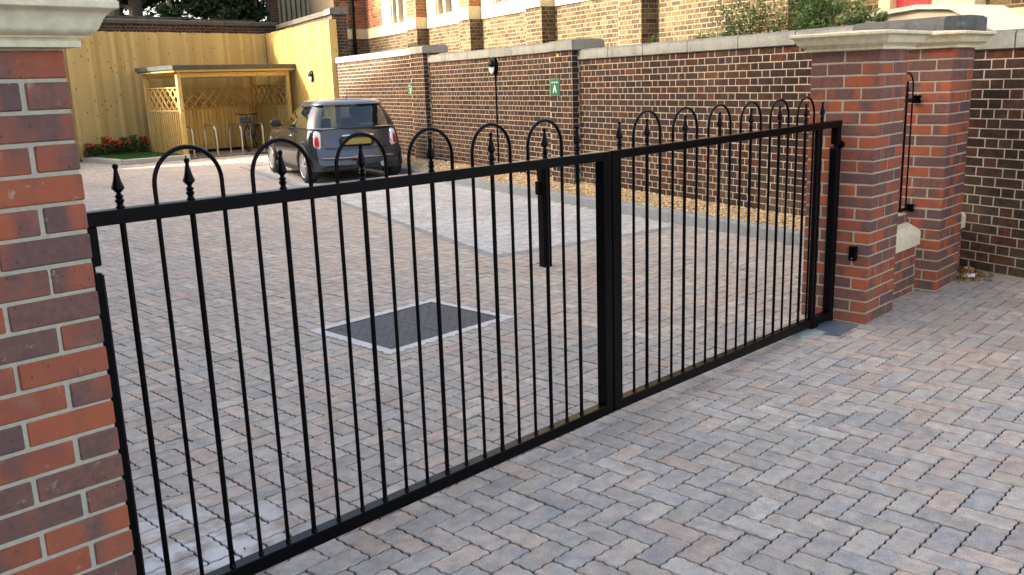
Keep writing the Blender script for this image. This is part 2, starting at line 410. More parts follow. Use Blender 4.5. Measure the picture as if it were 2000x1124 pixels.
# parking bay: pale blocks with a dark edging course
bay = MB(); bay.add([(a.x, a.y, -.0045) for a in BAY], [(0, 1, 2, 3)])
bayo = struct(bay.build('parking_bay', plain('bay_sand', (.30, .30, .29), .95)))
ang = math.atan2(bl.y, bl.x)
blk = MB(); edge_pts = []
for a in range(0, 66):
    for b in range(-12, 44):
        # stretcher bond, blocks run across the bay, parallel to its near edge
        u = BAY[0] + bl*(.2+a*.1) + bnr*(.2+b*.2+(.1 if a % 2 else 0))
        for uu, w2 in (((u, .0985), (u-bnr*.15, .0485)) if a % 2 and b == 0 else ((u, .0985),)):
            cx, cy = uu.x, uu.y
            if not in_bay(cx, cy, .10 if w2 > .06 else .06) or cx > kx(cy)-.02: continue
            q = px((cx, cy, 0))
            if q is None or not (-100 < q[0] < 2200): continue
            f = random.uniform(.9, 1.1); col = random.choice([(.46, .475, .465), (.50, .51, .49), (.44, .46, .46), (.48, .485, .46)]); col = tuple(t*f for t in col)
            dz = random.uniform(-.001, .001); h2 = .0485
            P4 = [uu - bnr*w2 - bl*h2, uu + bnr*w2 - bl*h2, uu + bnr*w2 + bl*h2, uu - bnr*w2 + bl*h2]
            I4 = [uu - bnr*(w2-.003) - bl*(h2-.003), uu + bnr*(w2-.003) - bl*(h2-.003), uu + bnr*(w2-.003) + bl*(h2-.003), uu - bnr*(w2-.003) + bl*(h2-.003)]
            blk.add([(t.x, t.y, -.008) for t in P4]+[(t.x, t.y, dz) for t in I4], [(0, 1, 5, 4), (1, 2, 6, 5), (2, 3, 7, 6), (3, 0, 4, 7), (4, 5, 6, 7)], col)
for a in range(66, 130):
    for b in range(-12, 44):
        uu = BAY[0] + bl*(.2+a*.1) + bnr*(.2+b*.2+(.1 if a % 2 else 0))
        if not in_bay(uu.x, uu.y, .10) or uu.x > kx(uu.y)-.02: continue
        f = random.uniform(.94, 1.06); col = tuple(t*f for t in (.48, .49, .475)); w2, h2 = .0985, .0485
        blk.add([(t.x, t.y, .0) for t in (uu - bnr*w2 - bl*h2, uu + bnr*w2 - bl*h2, uu + bnr*w2 + bl*h2, uu - bnr*w2 + bl*h2)], [(0, 1, 2, 3)], col)
stuff(blk.build('pale_block_field', MT['paver_a'], bayo))
ebm = MB(); ebm.cbox(-.0985, .0985, -.049, .049, -.012, .001, .003); eme = ebm.mesh('edging_block', MT['paver_o'])
t = 0.0
while t < 12.45:
    c = BAY[0]+bl*(t+.1)+bnr*.05; o = link('edging_block', eme, bayo, (c.x, c.y, 0)); o.rotation_euler.z = ang; f = random.uniform(.9, 1.1); o.color = (.24*f, .25*f, .26*f, 1); t += .2
t = .1; a2 = math.atan2(bnr.y, bnr.x)
while t < 2.6:
    c = BAY[0]+bnr*(t+.1)+bl*.05
    if c.x > kx(c.y)-.05: break
    o = link('edging_block', eme, bayo, (c.x, c.y, 0)); o.rotation_euler.z = a2; f = random.uniform(.9, 1.1); o.color = (.24*f, .25*f, .26*f, 1); t += .2

# ------------------------------------------------------------------ kerb and gravel strip by the wall
kerb = MB(); kerb.box(0, .01, 0, .01, -.3, -.29)
kb = thing('kerb', (2.3, 1.575, 0), 'grey concrete kerb edging the gravel along the dark brick wall', 'kerb')
y = .9; kd = Vector((.2885, 1, 0)).normalized(); kn = Vector((kd.y, -kd.x, 0))
s = -.75
while s < 15.2:
    L = .905; A = Vector((kx(1.575), 1.575, 0))+kd*s; B = A+kd*(L-.006)
    prof = [(0, -.03), (0, .105), (.006, .118), (.02, .125), (.118, .125), (.125, .118), (.125, -.03)]
    m = MB(); m.loft([[A+kn*a+Vector((0, 0, z)) for a, z in prof], [B+kn*a+Vector((0, 0, z)) for a, z in prof]]); m.build('kerb_stone', MT['kerb'], kb); s += L
def gz(u): return .10+.13*u       # gravel bank, u = 0 at the kerb, 1 at the wall
gb = MB(); rows = []
for i in range(0, 33):
    y = .8+i*.5; K = Vector((kx(y)+.10, y, 0)); yy = y+.25*0
    sw = (Vector((K.x, K.y, 0))-WO).dot(DV); Wp = PW(sw, .05, 0)
    rows.append([K+Vector((0, 0, gz(0))), (K+Wp)/2+Vector((0, 0, gz(.5)+.01)), Wp+Vector((0, 0, gz(1)))])
gb.loft(rows, closed=False, caps=False)
gv = gb.build('gravel_bed', plain('gravel_base', (.26, .19, .10), .95, nz=.35, nsc=120, bst=.6)); struct(gv)
OCT = [(1, 0, 0), (0, 1, 0), (-1, 0, 0), (0, -1, 0), (0, 0, 1), (0, 0, -1)]; OF = [(0, 1, 4), (1, 2, 4), (2, 3, 4), (3, 0, 4)]
gs = MB(); GP = [(0.600, 0.437, 0.202), (0.696, 0.543, 0.302), (0.480, 0.319, 0.134), (0.744, 0.625, 0.426), (0.420, 0.295, 0.157), (0.624, 0.496, 0.269)]
for _ in range(15000):
    y = .9+14.0*random.random()**1.7; u = random.random(); K = Vector((kx(y)+.11, y, 0)); sw = (K-WO).dot(DV); Wp = PW(sw, -.01, 0)
    P = K.lerp(Wp, u); z = gz(u)+.01*math.sin(u*3)+random.uniform(-.004, .008); r = random.uniform(.007, .014)*(1+.05*max(0, y-3)); a = random.random()*6.3; sx, sz = random.uniform(.8, 1.5), random.uniform(.5, .9)
    ca, sa = math.cos(a), math.sin(a); f = random.uniform(.75, 1.2); c = random.choice(GP)
    gs.add([(P.x+r*(ca*x*sx-sa*yy), P.y+r*(sa*x*sx+ca*yy), z+r*zz*sz) for x, yy, zz in OCT], OF, tuple(t*f for t in c))
k = N('gravel_stone'); k.set(Base_Color=k.attr(), Roughness=.8); o = stuff(gs.build('gravel', k.m)); tag(o, 'golden gravel filling the strip between kerb and dark brick wall', 'gravel')

# ------------------------------------------------------------------ manhole
mhx0, mhx1, mhy0, mhy1 = MH; b = .065
mt = thing('manhole_cover', ((mhx0+mhx1)/2, (mhy0+mhy1)/2, 0), 'rectangular dark steel chequer cover with ragged white cement border in the paving', 'manhole')
def ragged(x0, x1, y0, y1, j, n=44):
    P = []
    for a in range(n): P.append((x0+(x1-x0)*a/n, y0+random.uniform(-j, j)))
    for a in range(n): P.append((x1+random.uniform(-j, j), y0+(y1-y0)*a/n))
    for a in range(n): P.append((x1-(x1-x0)*a/n, y1+random.uniform(-j, j)))
    for a in range(n): P.append((x0+random.uniform(-j, j), y1-(y1-y0)*a/n))
    return P
oo = ragged(mhx0, mhx1, mhy0, mhy1, .017); ii = ragged(mhx0+b, mhx1-b, mhy0+b, mhy1-b, .003)
m = MB(); m.loft([[(x, y, -.005) for x, y in oo], [(x*.999+(mhx0+mhx1)*.0005, y*.999+(mhy0+mhy1)*.0005, .0085) for x, y in oo], [(x, y, .0095) for x, y in ii], [(x, y, -.006) for x, y in ii]], caps=False)
m.build('cement_border', plain('white_cement', (.52, .51, .50), .9, nz=.15, nsc=30, bst=.5), mt)
m = MB(); m.box(mhx0+b-.01, mhx1-b+.01, mhy0+b-.01, mhy1-b+.01, -.012, .0055)
cx0, cx1, cy0, cy1 = mhx0+b+.012, mhx1-b-.012, mhy0+b+.012, mhy1-b-.012
plate = m.build('cover_plate', plain('dark_cover_steel', (.055, .060, .068), .6, metal=.0, spec=.3, nz=.3, nsc=14, bst=.1), mt)
m = MB()
for a in range(int((cx1-cx0)/.038)):
    for c in range(int((cy1-cy0)/.038)):
        X, Y = cx0+.02+a*.038, cy0+.02+c*.038; an = R(45 if (a+c) % 2 else -45); ca, sa = math.cos(an), math.sin(an)
        L, w_ = .014, .0045
        m.add([(X+ca*u-sa*v, Y+sa*u+ca*v, z) for u, v, z in ((-L, 0, .0055), (0, -w_, .0055), (L, 0, .0055), (0, w_, .0055), (0, 0, .0085))], [(0, 1, 4), (1, 2, 4), (2, 3, 4), (3, 0, 4)])
stuff(m.build('chequer_ribs', plate.data.materials[0], plate))
fm = plain('worn_steel_edge', (.13, .13, .13), .5, metal=.5, nz=.3, nsc=20)
for (a, b_, c, d_) in ((mhx0+b-.008, mhx1-b+.008, mhy0+b-.008, mhy0+b+.008), (mhx0+b-.008, mhx1-b+.008, mhy1-b-.008, mhy1-b+.008), (mhx0+b-.008, mhx0+b+.008, mhy0+b+.0085, mhy1-b-.0085), (mhx1-b-.008, mhx1-b+.008, mhy0+b+.0085, mhy1-b-.0085), ((mhx0+mhx1)/2-.005, (mhx0+mhx1)/2+.005, mhy0+b+.0085, mhy1-b-.0085)):
    q = MB(); q.box(a, b_, c, d_, .004, .0092); q.build('frame_bar', fm, mt)
for x in (mhx0+.16, mhx1-.16):
    for y in (mhy0+.14, mhy1-.14):
        q = MB(); q.lathe([(.016, .005), (.016, .0094), (.010, .0094), (.010, .007)], 12, (x, y, 0)); q.build('key_hole', fm, mt)
# loose grit and litter scattered over the blocks
gm = MB()
for _ in range(520):
    x, y = random.uniform(-4.6, 2.0), random.uniform(-1.7, 6.5)
    if not inview((x, y, 0), 20) or in_bay(x, y): continue
    r = random.choice([.002, .0025, .003, .004, .006]); a = random.random()*6.3; c = random.choice([(.6, .58, .53), (.5, .46, .38), (.66, .65, .62), (.10, .085, .06), (.22, .15, .08)])
    ca, sa = math.cos(a), math.sin(a); f = random.uniform(.8, 1.8)
    gm.add([(x+r*(ca*u*f-sa*v), y+r*(sa*u*f+ca*v), .001+r*(w_+.6)*.8) for u, v, w_ in ((1, 0, 0), (0, 1, 0), (-1, 0, 0), (0, -1, 0), (0, 0, 1), (0, 0, -1))], [(0, 1, 4), (1, 2, 4), (2, 3, 4), (3, 0, 4)], c)
kg = N('grit'); kg.set(Base_Color=kg.attr(), Roughness=.8); o = stuff(gm.build('grit', kg.m)); tag(o, 'scattered pale grit and crumbs on the block paving', 'grit')

# ------------------------------------------------------------------ new brick pillars
def brick_mesh(lx, ly, lz=.065):
    m = MB(); m.cbox(-lx/2, lx/2, -ly/2, ly/2, -lz/2, lz/2, .0035); me = m.mesh('brick', MT['newbrick'])
    bm = bmesh.new(); bm.from_mesh(me); bmesh.ops.recalc_face_normals(bm, faces=bm.faces); bm.to_mesh(me); bm.free(); return me
BX = brick_mesh(.215, .1025); BY = brick_mesh(.1025, .215)
def put_brick(me, x, y, z, par):
    o = link('brick', me, par, (x+random.gauss(0, .0009), y+random.gauss(0, .0009), z+random.gauss(0, .0006)))
    if random.random() < .5: o.rotation_euler.z = math.pi
    o.rotation_euler.z += random.gauss(0, .004); o.rotation_euler.x = random.gauss(0, .003); o.rotation_euler.y = random.gauss(0, .002); return o
def cap_mesh(x0, y0, D, zb):
    prof = [(-.02, 0), (.030, 0), (.031, .015), (.026, .0165), (.026, .0205), (.037, .0215), (.039, .026), (.047, .0275), (.057, .033), (.064, .041), (.069, .052), (.074, .063), (.081, .073), (.090, .081), (.100, .0855), (.103, .088), (.104, .101), (.101, .105), (.096, .1065), (-D/2+.002, .125)]
    m = MB(); rings = []
    for o_, z in prof: rings.append([(x0-o_, y0-o_, zb+z), (x0+D+o_, y0-o_, zb+z), (x0+D+o_, y0+D+o_, zb+z), (x0-o_, y0+D+o_, zb+z)])
    m.loft(rings); return m
def pillar(x0, y0, n, ztop, first, label, D=.44):
    t = thing('gate_pillar', (x0+D/2, y0+D/2, 0), label, 'pillar', 'red brick gate pillars')
    m = MB(); e = .004; m.box(x0+e, x0+D-e, y0+e, y0+D-e, -.05, ztop); core = m.build('mortar', MT['mortar'], t)
    h = .1025/2
    for i in range(n):
        z = ztop-.0375-.075*i
        if (i % 2 == 0) == first:       # two stretchers on the faces that run along Y
            for xx in (x0+h, x0+D-h):
                for yy in (y0+.1075, y0+D-.1075): put_brick(BY, xx, yy, z, t).matrix_parent_inverse = Matrix.Translation(-Vector(t.location))
            for yy in (y0+h, y0+D-h): put_brick(BX, x0+D/2, yy, z, t)
        else:
            for yy in (y0+h, y0+D-h):
                for xx in (x0+.1075, x0+D-.1075): put_brick(BX, xx, yy, z, t)
            for xx in (x0+h, x0+D-h): put_brick(BY, xx, y0+D/2, z, t)
    cap_mesh(x0, y0, D, ztop+.001).build('cap', MT['cap'], t, smooth=True, sharp=40)
    return t
PL = pillar(-4.707-.44, .062, 24, 1.725, False, 'large red brick gate pillar at the left edge, nearest the camera, with moulded cream cap')
P1 = pillar(0, 0, 24, 1.725, True, 'red brick gate pillar that the right gate leaf hangs beside, black sensor box on it')
P2 = pillar(1.135, -.040, 24, 1.735, True, 'red brick gate pillar standing against the old dark brick wall at the right')

# low plinth walls with cream weathering beside P1 and P2
def plinth(x0, x1, yf, label, zc=.345):
    t = thing('plinth_wall', ((x0+x1)/2, yf+.15, 0), label, 'wall')
    m = MB(); m.box(x0, x1, yf+.004, yf+.26, -.05, zc); m.box(x0, x1, yf+.085, yf+.26, zc, .565); m.build('mortar', MT['mortar'], t)
    for i in range(5):
        z = zc-.0375-.075*i-.002; x = x0-(.11 if i % 2 else 0.0)
        while x < x1:
            a, c = max(x, x0+.001), min(x+.215, x1-.001)
            if c-a > .03:
                q = MB(); q.cbox(a, c, yf, yf+.1, z-.0325, z+.0325, .0035); q.build('brick', MT['newbrick'], t, recalc=True)
            x += .225
    for i in range(3):
        z = .565-.033-.075*i; x = x0-(.11 if i % 2 else 0.02)
        while x < x1:
            a, c = max(x, x0+.001), min(x+.215, x1-.001)
            if c-a > .03:
                q = MB(); q.cbox(a, c, yf+.081, yf+.262, z-.0325, z+.0325, .0035); q.build('brick', MT['newbrick'], t, recalc=True)
            x += .225
    pf = [(-.020, zc+.002), (-.022, zc+.088), (-.018, zc+.102), (-.008, zc+.112), (.010, zc+.122), (.084, zc+.162), (.084, zc+.002)]
    q = MB(); q.loft([[(x0+.001, yf+a, z) for a, z in pf], [(x1-.001, yf+a, z) for a, z in pf]]); q.build('stone_weathering', MT['cap'], t, smooth=True, sharp=30, recalc=True)
    return t
plinth(.4405, 1.1345, .115, 'low brick plinth wall with cream stone ledge between the two right pillars')
plinth(1.5755, 2.06, .10, 'short low plinth wall with cream stone ledge between right pillar and dark wall')

# ------------------------------------------------------------------ old dark boundary wall
def lay(s0, s1, z0, z1, hc, off0=0.0, jt=.0085, holes=()):
    """Flemish bond, courses counted down from z1: yields (sa, sb, zc)"""
    out = []; z = z1-hc/2; i = 0
    while z > z0-hc/2:
        s = s0 - .669 + off0 + (.16725 if i % 2 else 0); kk = 0
        free = [(s0, s1)]
        for (a, b_, zl, zh) in holes:
            if zl < z < zh:
                nf = []
                for (p0, p1) in free:
                    if b_ <= p0 or a >= p1: nf.append((p0, p1))
                    else:
                        if a > p0: nf.append((p0, a))
                        if b_ < p1: nf.append((b_, p1))
                free = nf
        while s < s1:
            L = .215 if kk % 2 == 0 else .1025
            if kk % 2 == 0 and random.random() < .06:      # a pair of headers in place of a stretcher
                segs = [(s, s+.103), (s+.1115, s+.215)]
            else: segs = [(s, s+L)]
            for (u, v) in segs:
                for (p0, p1) in free:
                    a, c = max(u, p0+.004), min(v, p1-.004)
                    if c-a > .03: out.append((a, c, z))
            s += L+jt; kk += 1
        z -= hc; i += 1
    return out
DARK = [(0.052, 0.031, 0.022), (0.044, 0.028, 0.022), (0.063, 0.035, 0.022), (0.076, 0.036, 0.023), (0.049, 0.033, 0.024), (0.038, 0.027, 0.023), (0.059, 0.037, 0.025), (0.088, 0.036, 0.022), (0.055, 0.033, 0.024), (0.051, 0.033, 0.024), (0.047, 0.030, 0.022), (0.059, 0.036, 0.024)]
def dcol(top=False):
    c = random.choice(DARK[6:8]+DARK[2:4]) if top and random.random() < .6 else random.choice(DARK); f = random.uniform(.66, 1.08); return tuple(t*f for t in c)
def face_brick(mb, O, U, Nn, a, c, z, h, proud, col):
    proud = min(proud, .0018)
    b = .004; j = [random.uniform(-.0015, .0015) for _ in range(8)]
    q = []
    for t, i in ((-.01, 0), (proud-.003, 0), (proud, b)):
        for (ss, zz, e) in ((a+i+j[0], z-h/2+i+j[1], 0), (c-i+j[2], z-h/2+i+j[3], 0), (c-i+j[4], z+h/2-i+j[5], 0), (a+i+j[6], z+h/2-i+j[7], 0)):
            q.append(O+U*ss+Nn*t+Vector((0, 0, zz)))
    mb.add(q, [(0, 1, 5, 4), (1, 2, 6, 5), (2, 3, 7, 6), (3, 0, 4, 7), (4, 5, 9, 8), (5, 6, 10, 9), (6, 7, 11, 10), (7, 4, 8, 11), (8, 9, 10, 11)], col)
HC = .0742; SEG = [(-3.2, .62, 1.725), (.62, 6.0, 1.858), (6.0, 11.43, 1.985), (11.43, 16.99, 2.16)]
PIERS = [(.36, 1.20, 1.858), (5.93, 6.53, 1.985), (11.15, 11.80, 2.16)]; PP = .112
wallt = thing('boundary_wall', PW(5, .17, 0), 'long old dark brick boundary wall with pale mortar and stepped concrete coping', 'wall')
core = MB(); WT = .34
for (s0, s1, zt) in SEG:
    P = [PW(s0, .0006, -.05), PW(s1, .0006, -.05), PW(s1, WT, -.05), PW(s0, WT, -.05)]
    core.add(P+[p+Vector((0, 0, zt+.05)) for p in P], [(0, 1, 5, 4), (1, 2, 6, 5), (2, 3, 7, 6), (3, 0, 4, 7), (4, 5, 6, 7)])
for (s0, s1, zt) in PIERS:
    P = [PW(s0+.0006, -PP+.0006, -.05), PW(s1-.0006, -PP+.0006, -.05), PW(s1-.0006, .02, -.05), PW(s0+.0006, .02, -.05)]
    core.add(P+[p+Vector((0, 0, zt+.05)) for p in P], [(0, 1, 5, 4), (1, 2, 6, 5), (2, 3, 7, 6), (3, 0, 4, 7), (4, 5, 6, 7)])
core.build('mortar', MT['oldmortar'], wallt)
allb = []
for (s0, s1, zt) in SEG:
    holes = [(p0, p1, -1, 3) for (p0, p1, _) in PIERS]
    for (a, c, z) in lay(s0, s1, .02 if s0 < 1 else .08, zt, HC, holes=holes): allb.append((a, c, z, z > zt-.1))
FO = PW(0, 0, 0); rest = MB(); objs = []
for t in allb:
    P = PW((t[0]+t[1])/2, 0, t[2]); q = px(P)
    ok = q and 0 < q[0] < 2000 and 0 < q[1] < 560 and not (1575 < q[0] < 1895 and q[1] > 60)
    objs.append((-(t[1]-t[0])/q[2]**2 if ok else 9e9, t))
objs.sort(key=lambda t: t[0]); rz = math.atan2(-DV.y, -DV.x); bcache = {}
for n_, (key, t) in enumerate(objs):
    a, c, z, tp = t; col = dcol(tp)
    if n_ < 300 and key < 0:
        L = round(c-a, 3)
        if L not in bcache:
            m = MB(); face_brick(m, Vector((0, 0, 0)), Vector((1, 0, 0)), Vector((0, -1, 0)), -L/2, L/2, 0, .0668, .0045, None); bcache[L] = m.mesh('brick', MT['oldbrick_o'])
        P = PW((a+c)/2, 0, z); o = link('brick', bcache[L], wallt, P); o.rotation_euler.z = rz+random.gauss(0, .004); o.color = (*col, 1)
    else: face_brick(rest, FO, DV, -NV, a, c, z, .0668, .0045, col)
for (s0, s1, zt) in PIERS:
    for (a, c, z) in lay(s0, s1, .05, zt, HC, off0=.07): face_brick(rest, PW(0, -PP, 0), DV, -NV, a, c, z, .0668, .0045, dcol(z > zt-.1))
    for (a, c, z) in lay(-PP, 0, .05, zt, HC, off0=.1): face_brick(rest, PW(s0, 0, 0), NV, -DV, a, c, z, .0668, .0045, dcol())
    for (a, c, z) in lay(-PP, 0, .05, zt, HC, off0=.1): face_brick(rest, PW(s1, 0, 0), NV, DV, a, c, z, .0668, .0045, dcol())
stuff(rest.build('brickwork', MT['oldbrick_a'], wallt))
def coping(s0, s1, zt, f=-.028, ins=0.006):
    # weathered stone: square arris at the front, rounded top
    pf = [(f, 0), (f-.001, .105), (f+.012, .122), (f+.05, .133), (WT/2+.01, .142), (WT-.02, .135), (WT+.03, .118), (WT+.03, 0)]
    m = MB(); e = ins
    m.loft([[PW(s0+e, o_, zt+.002+z) for o_, z in pf], [PW(s1-e, o_, zt+.002+z+random.uniform(-.002, .002)) for o_, z in pf]])
    return m.build('coping_stone', MT['coping'], wallt, smooth=True, sharp=40, recalc=True)
for (s0, s1, zt), cuts in zip(SEG, ([-3.2, -2.2, -1.2, -.22, .36], [1.2, 1.99, 2.79, 3.615, 4.45, 5.2, 5.93], [6.535, 7.1, 7.82, 8.573, 9.4, 10.3, 11.15], [11.8, 12.7, 13.6, 14.6, 15.6, 16.985])):
    for a, c in zip(cuts[:-1], cuts[1:]): coping(a, c, zt)
markm = plain('faded_label', (.24, .25, .24), .8)
for (s0, s1, zt) in PIERS:
    o = coping(s0-.06, s1+.005, zt, -PP-.03, .002)
    if s0 < 1: o.data.materials[0] = MT['piercoping']
    m = MB(); zc = zt+.075; q0 = s0-.06+.002-.0015
    for u0_, u1_, zz0, zz1 in ((-.01, .12, .012, .015), (-.01, .12, -.015, -.012), (-.01, -.006, -.012, .012), (.116, .12, -.012, .012), (.005, .05, -.006, .004), (.06, .10, -.004, .006)):
        P = [PW(q0, u0_, zc+zz0), PW(q0, u1_, zc+zz0), PW(q0, u1_, zc+zz1), PW(q0, u0_, zc+zz1)]
        m.add(P, [(0, 1, 2, 3)])
    m.build('stamped_mark', markm, o)
# ------------------------------------------------------------------ black gates
YF, YB = .205, .255
def make_gate(xl, xr, xs, hinge, zL, zR, bL, bR, label):
    """leaf from xl to xr, bars at xs, top z and bottom z at both ends (slight sag)"""
    t = thing('driveway_gate', ((xl+xr)/2, .23, 0), label, 'gate', 'pair of black driveway gates')
    def lz(x, a, b): return a+(b-a)*(x-xl)/(xr-xl)
    ym = (YF+YB)/2
    def rail(z0l, z0r, h, name, c=.003):
        m = MB(); x0, x1 = xl, xr; v = []
        prof = [(YF+c, 0), (YB-c, 0), (YB, c), (YB, h-c), (YB-c, h), (YF+c, h), (YF, h-c), (YF, c)]
        m.loft([[(x0, y, z0l+z) for y, z in prof], [(x1, y, z0r+z) for y, z in prof]]); return m.build(name, MT['black'], t, recalc=True)
    rail(zL-.040, zR-.040, .040, 'top_rail'); rail(bL, bR, .050, 'bottom_rail')
    sl_ = (xr-.055, xr) if hinge == 'L' else (xl, xl+.050)
    m = MB(); m.cbox(sl_[0], sl_[1], YF-.0015, YB+.0015, lz(sl_[0], bL, bR)+.0005, lz(sl_[0], zL, zR)-.0012, .003); m.build('meeting_stile', MT['black'], t, recalc=True)
    hx0, hx1 = (xl, xl+.05) if hinge == 'L' else (xr-.05, xr)
    ztop = lz(hx0, zL, zR); zb = lz(hx0, bL, bR); hc = (hx0+hx1)/2
    m = MB(); m.cbox(hx0, hx1, YF+.001, YB-.001, 1.155, ztop-.039, .003); m.build('hinge_stile_head', MT['black'], t, recalc=True)
    m = MB(); m.lathe([(.014, 1.09), (.014, 1.17)], 10, (hc, ym, 0)); m.build('hinge_pin', MT['black'], t)
    m = MB(); m.cbox(hx0-.003, hx1+.003, YF-.002, YB+.006, zb+.048, 1.136, .008); m.build('hinge_post', MT['black'], t, recalc=True)
    m = MB(); sx = -1 if hinge == 'L' else 1
    m.lathe([(.022, sx*.024), (.025, sx*.028), (.025, sx*.046), (.020, sx*.050)], 14, (hc, YF+.01, 1.15), 'X'); m.lathe([(.009, 0), (.009, sx*.055)], 8, (hc, YF+.01, 1.15), 'X'); m.build('hinge_bolt', MT['black'], t, smooth=True)
    m = MB(); m.lathe([(.034, .008), (.034, zb+.03), (.028, zb+.05)], 14, (hc, ym, 0)); m.build('bottom_pivot', MT['black'], t, smooth=True)
    # bars, finials and hoops
    pat = 'F' + 'HFH'*6 + 'F'
    fin = [(.0115, 0), (.0115, .006), (.0085, .010), (.0085, .014), (.012, .019), (.0125, .024), (.009, .028), (.0095, .030), (.013, .034), (.0085, .039), (.006, .043), (.0175, .056), (.0165, .060), (.0105, .078), (.0062, .100), (.0052, .108), (.0075, .112), (.0085, .117), (.0065, .122), (.002, .1245)]
    for kx_, x in zip(pat, xs):
        z0, z1 = lz(x, bL, bR)+.049, lz(x, zL, zR)-.039
        if kx_ == 'F':
            m = MB(); m.lathe([(.0085, z0), (.0085, z1)], 10, (x, ym, 0)); m.lathe([(.012, z0), (.0105, z0+.006), (.008, z0+.009)], 10, (x, ym, 0)); m.build('bar', MT['black'], t, smooth=True)
            m = MB(); m.lathe([(r, h+z1+.0385) for r, h in fin], 8, (x, ym, 0), rot=.3); m.build('finial', MT['black'], t)
        else:
            m = MB(); m.lathe([(.0068, z0), (.0068, z1)], 10, (x, ym, 0)); m.lathe([(.010, z0), (.0085, z0+.006), (.006, z0+.009)], 10, (x, ym, 0)); m.build('bar', MT['black'], t, smooth=True)
    for i in range(6):
        a, c = xs[1+3*i], xs[3+3*i]; r = (c-a)/2; cx = (a+c)/2; z1 = lz(cx, zL, zR)-.001; H = .052
        P = [(a, ym, z1), (a, ym, z1+.026)]+[(cx-r*math.cos(math.pi*q/20), ym, z1+H+r*math.sin(math.pi*q/20)) for q in range(21)]+[(c, ym, z1+.026), (c, ym, z1)]
        m = MB(); m.tube(P, .0068, 8); m.build('hoop', MT['black'], t, smooth=True)
    return t
xsL = [-4.553+i*(4.553-2.579)/19 for i in range(20)]
xsR = [-2.282+i*(2.282-.255)/19 for i in range(20)]
g1 = make_gate(-4.682, -2.373, xsL, 'L', 1.303, 1.292, .062, .056, 'near black railing gate leaf from the left pillar with hooped top and finials')
g2 = make_gate(-2.364, -.020, xsR, 'R', 1.294, 1.303, .058, .018, 'far black railing gate leaf hinged at the right pillar with hooped top and finials')
m = MB(); m.cbox(-.33, -.24, .20, .27, .006, .06, .004); m.build('drop_foot', MT['black'], g2, recalc=True)
m = MB(); m.cbox(-.318, -.294, .219, .243, .066, 1.262, .003); m.build('inner_stile', MT['black'], g2, recalc=True)
m = MB(); m.cbox(-2.40, -2.30, .257, .264, .06, .20, .002); m.build('stop_plate', MT['black'], g1, recalc=True)
# steel plate over the gate motor at the right pillar
pt = thing('ground_plate', (-.19, .16, 0), 'blue grey steel plate on the ground at the foot of the right pillar', 'plate')
stl = plain('blue_grey_plate', (.16, .19, .22), .45, metal=.4, nz=.2, nsc=9, bst=.08)
m = MB(); m.add([(-.345, .015, -.002), (-.045, .022, -.002), (-.012, .30, -.002), (-.40, .33, -.002), (-.345, .015, .009), (-.045, .022, .009), (-.012, .30, .009), (-.40, .33, .009)], [(4, 5, 6, 7), (0, 1, 5, 4), (1, 2, 6, 5), (2, 3, 7, 6), (3, 0, 4, 7)]); m.build('plate', stl, pt)
m = MB(); m.add([(-.52, .17, .0105), (-.33, .10, .0105), (-.30, .30, .0105), (-.50, .36, .0105), (-.52, .17, -.002), (-.33, .10, -.002), (-.30, .30, -.002), (-.50, .36, -.002)], [(0, 1, 2, 3), (0, 1, 5, 4), (1, 2, 6, 5), (2, 3, 7, 6), (3, 0, 4, 7)]); m.build('galvanised_flange', plain('galvanised_green', (.36, .44, .40), .5, metal=.2, nz=.2), pt)
for x, y in ((-.07, .05), (-.09, .27), (-.32, .05)):
    m = MB(); m.lathe([(.010, .008), (.010, .013), (.006, .015)], 8, (x, y, 0)); m.build('bolt', stl, pt)
# sensor box on P1
sb = thing('sensor_box', (-.02, .095, .42), 'small black photocell sensor box on the right gate pillar near the ground', 'sensor')
m = MB(); m.cbox(-.034, -.001, .070, .120, .415, .512, .006); m.build('housing', MT['black'], sb, recalc=True)
m = MB(); m.lathe([(.004, -.0365), (.004, -.033)], 10, (0, .095, .432), 'X'); m.build('lens', plain('grey_lens', (.5, .5, .5), .2), sb)
# free standing post behind the gate
fp = thing('gate_stop_post', (.215, 2.96, 0), 'black square metal post standing in the paving just behind the gates', 'post')
bz = R(18); Mp = Matrix.Translation((.215, 2.96, 0)) @ Matrix.Rotation(-R(12), 4, 'Z')
m = MB(); m.cbox(-.042, .042, -.042, .042, -.02, .905, .004, M=Mp); m.build('post_shaft', MT['black'], fp, recalc=True)
m = MB(); m.cbox(-.047, .047, -.047, .047, .906, .916, .003, M=Mp); m.build('post_cap', MT['black'], fp, recalc=True)
m = MB(); m.cbox(-.075, -.0425, -.03, .03, .64, .76, .006, M=Mp); m.build('reader_box', MT['black'], fp, recalc=True)

# ------------------------------------------------------------------ little railing panel between the right pillars
rp = thing('railing_panel', (.8, .22, .57), 'narrow black hooped railing panel fixed between the two right brick pillars', 'railing'); yr = .185
for z in (.60, 1.375):
    m = MB(); m.cbox(.442, 1.11, yr-.009, yr+.009, z, z+.022, .002); m.build('rail', MT['black'], rp, recalc=True)
xb = [.53, .635, .74, .845, .95, 1.055]
for i, x in enumerate(xb):
    r = .008 if i % 2 == 0 else .006
    m = MB(); m.lathe([(r, .62), (r, 1.377)], 10, (x, yr, 0)); m.build('bar', MT['black'], rp, smooth=True)
    if i % 2 == 0:
        fin = [(.0115, 0), (.0085, .010), (.012, .019), (.0125, .024), (.009, .028), (.013, .034), (.006, .043), (.0175, .056), (.0165, .060), (.0105, .078), (.0062, .100), (.0085, .117), (.002, .1245)]
        m = MB(); m.lathe([(q, h+1.396) for q, h in fin], 8, (x, yr, 0), rot=.3); m.build('finial', MT['black'], rp)
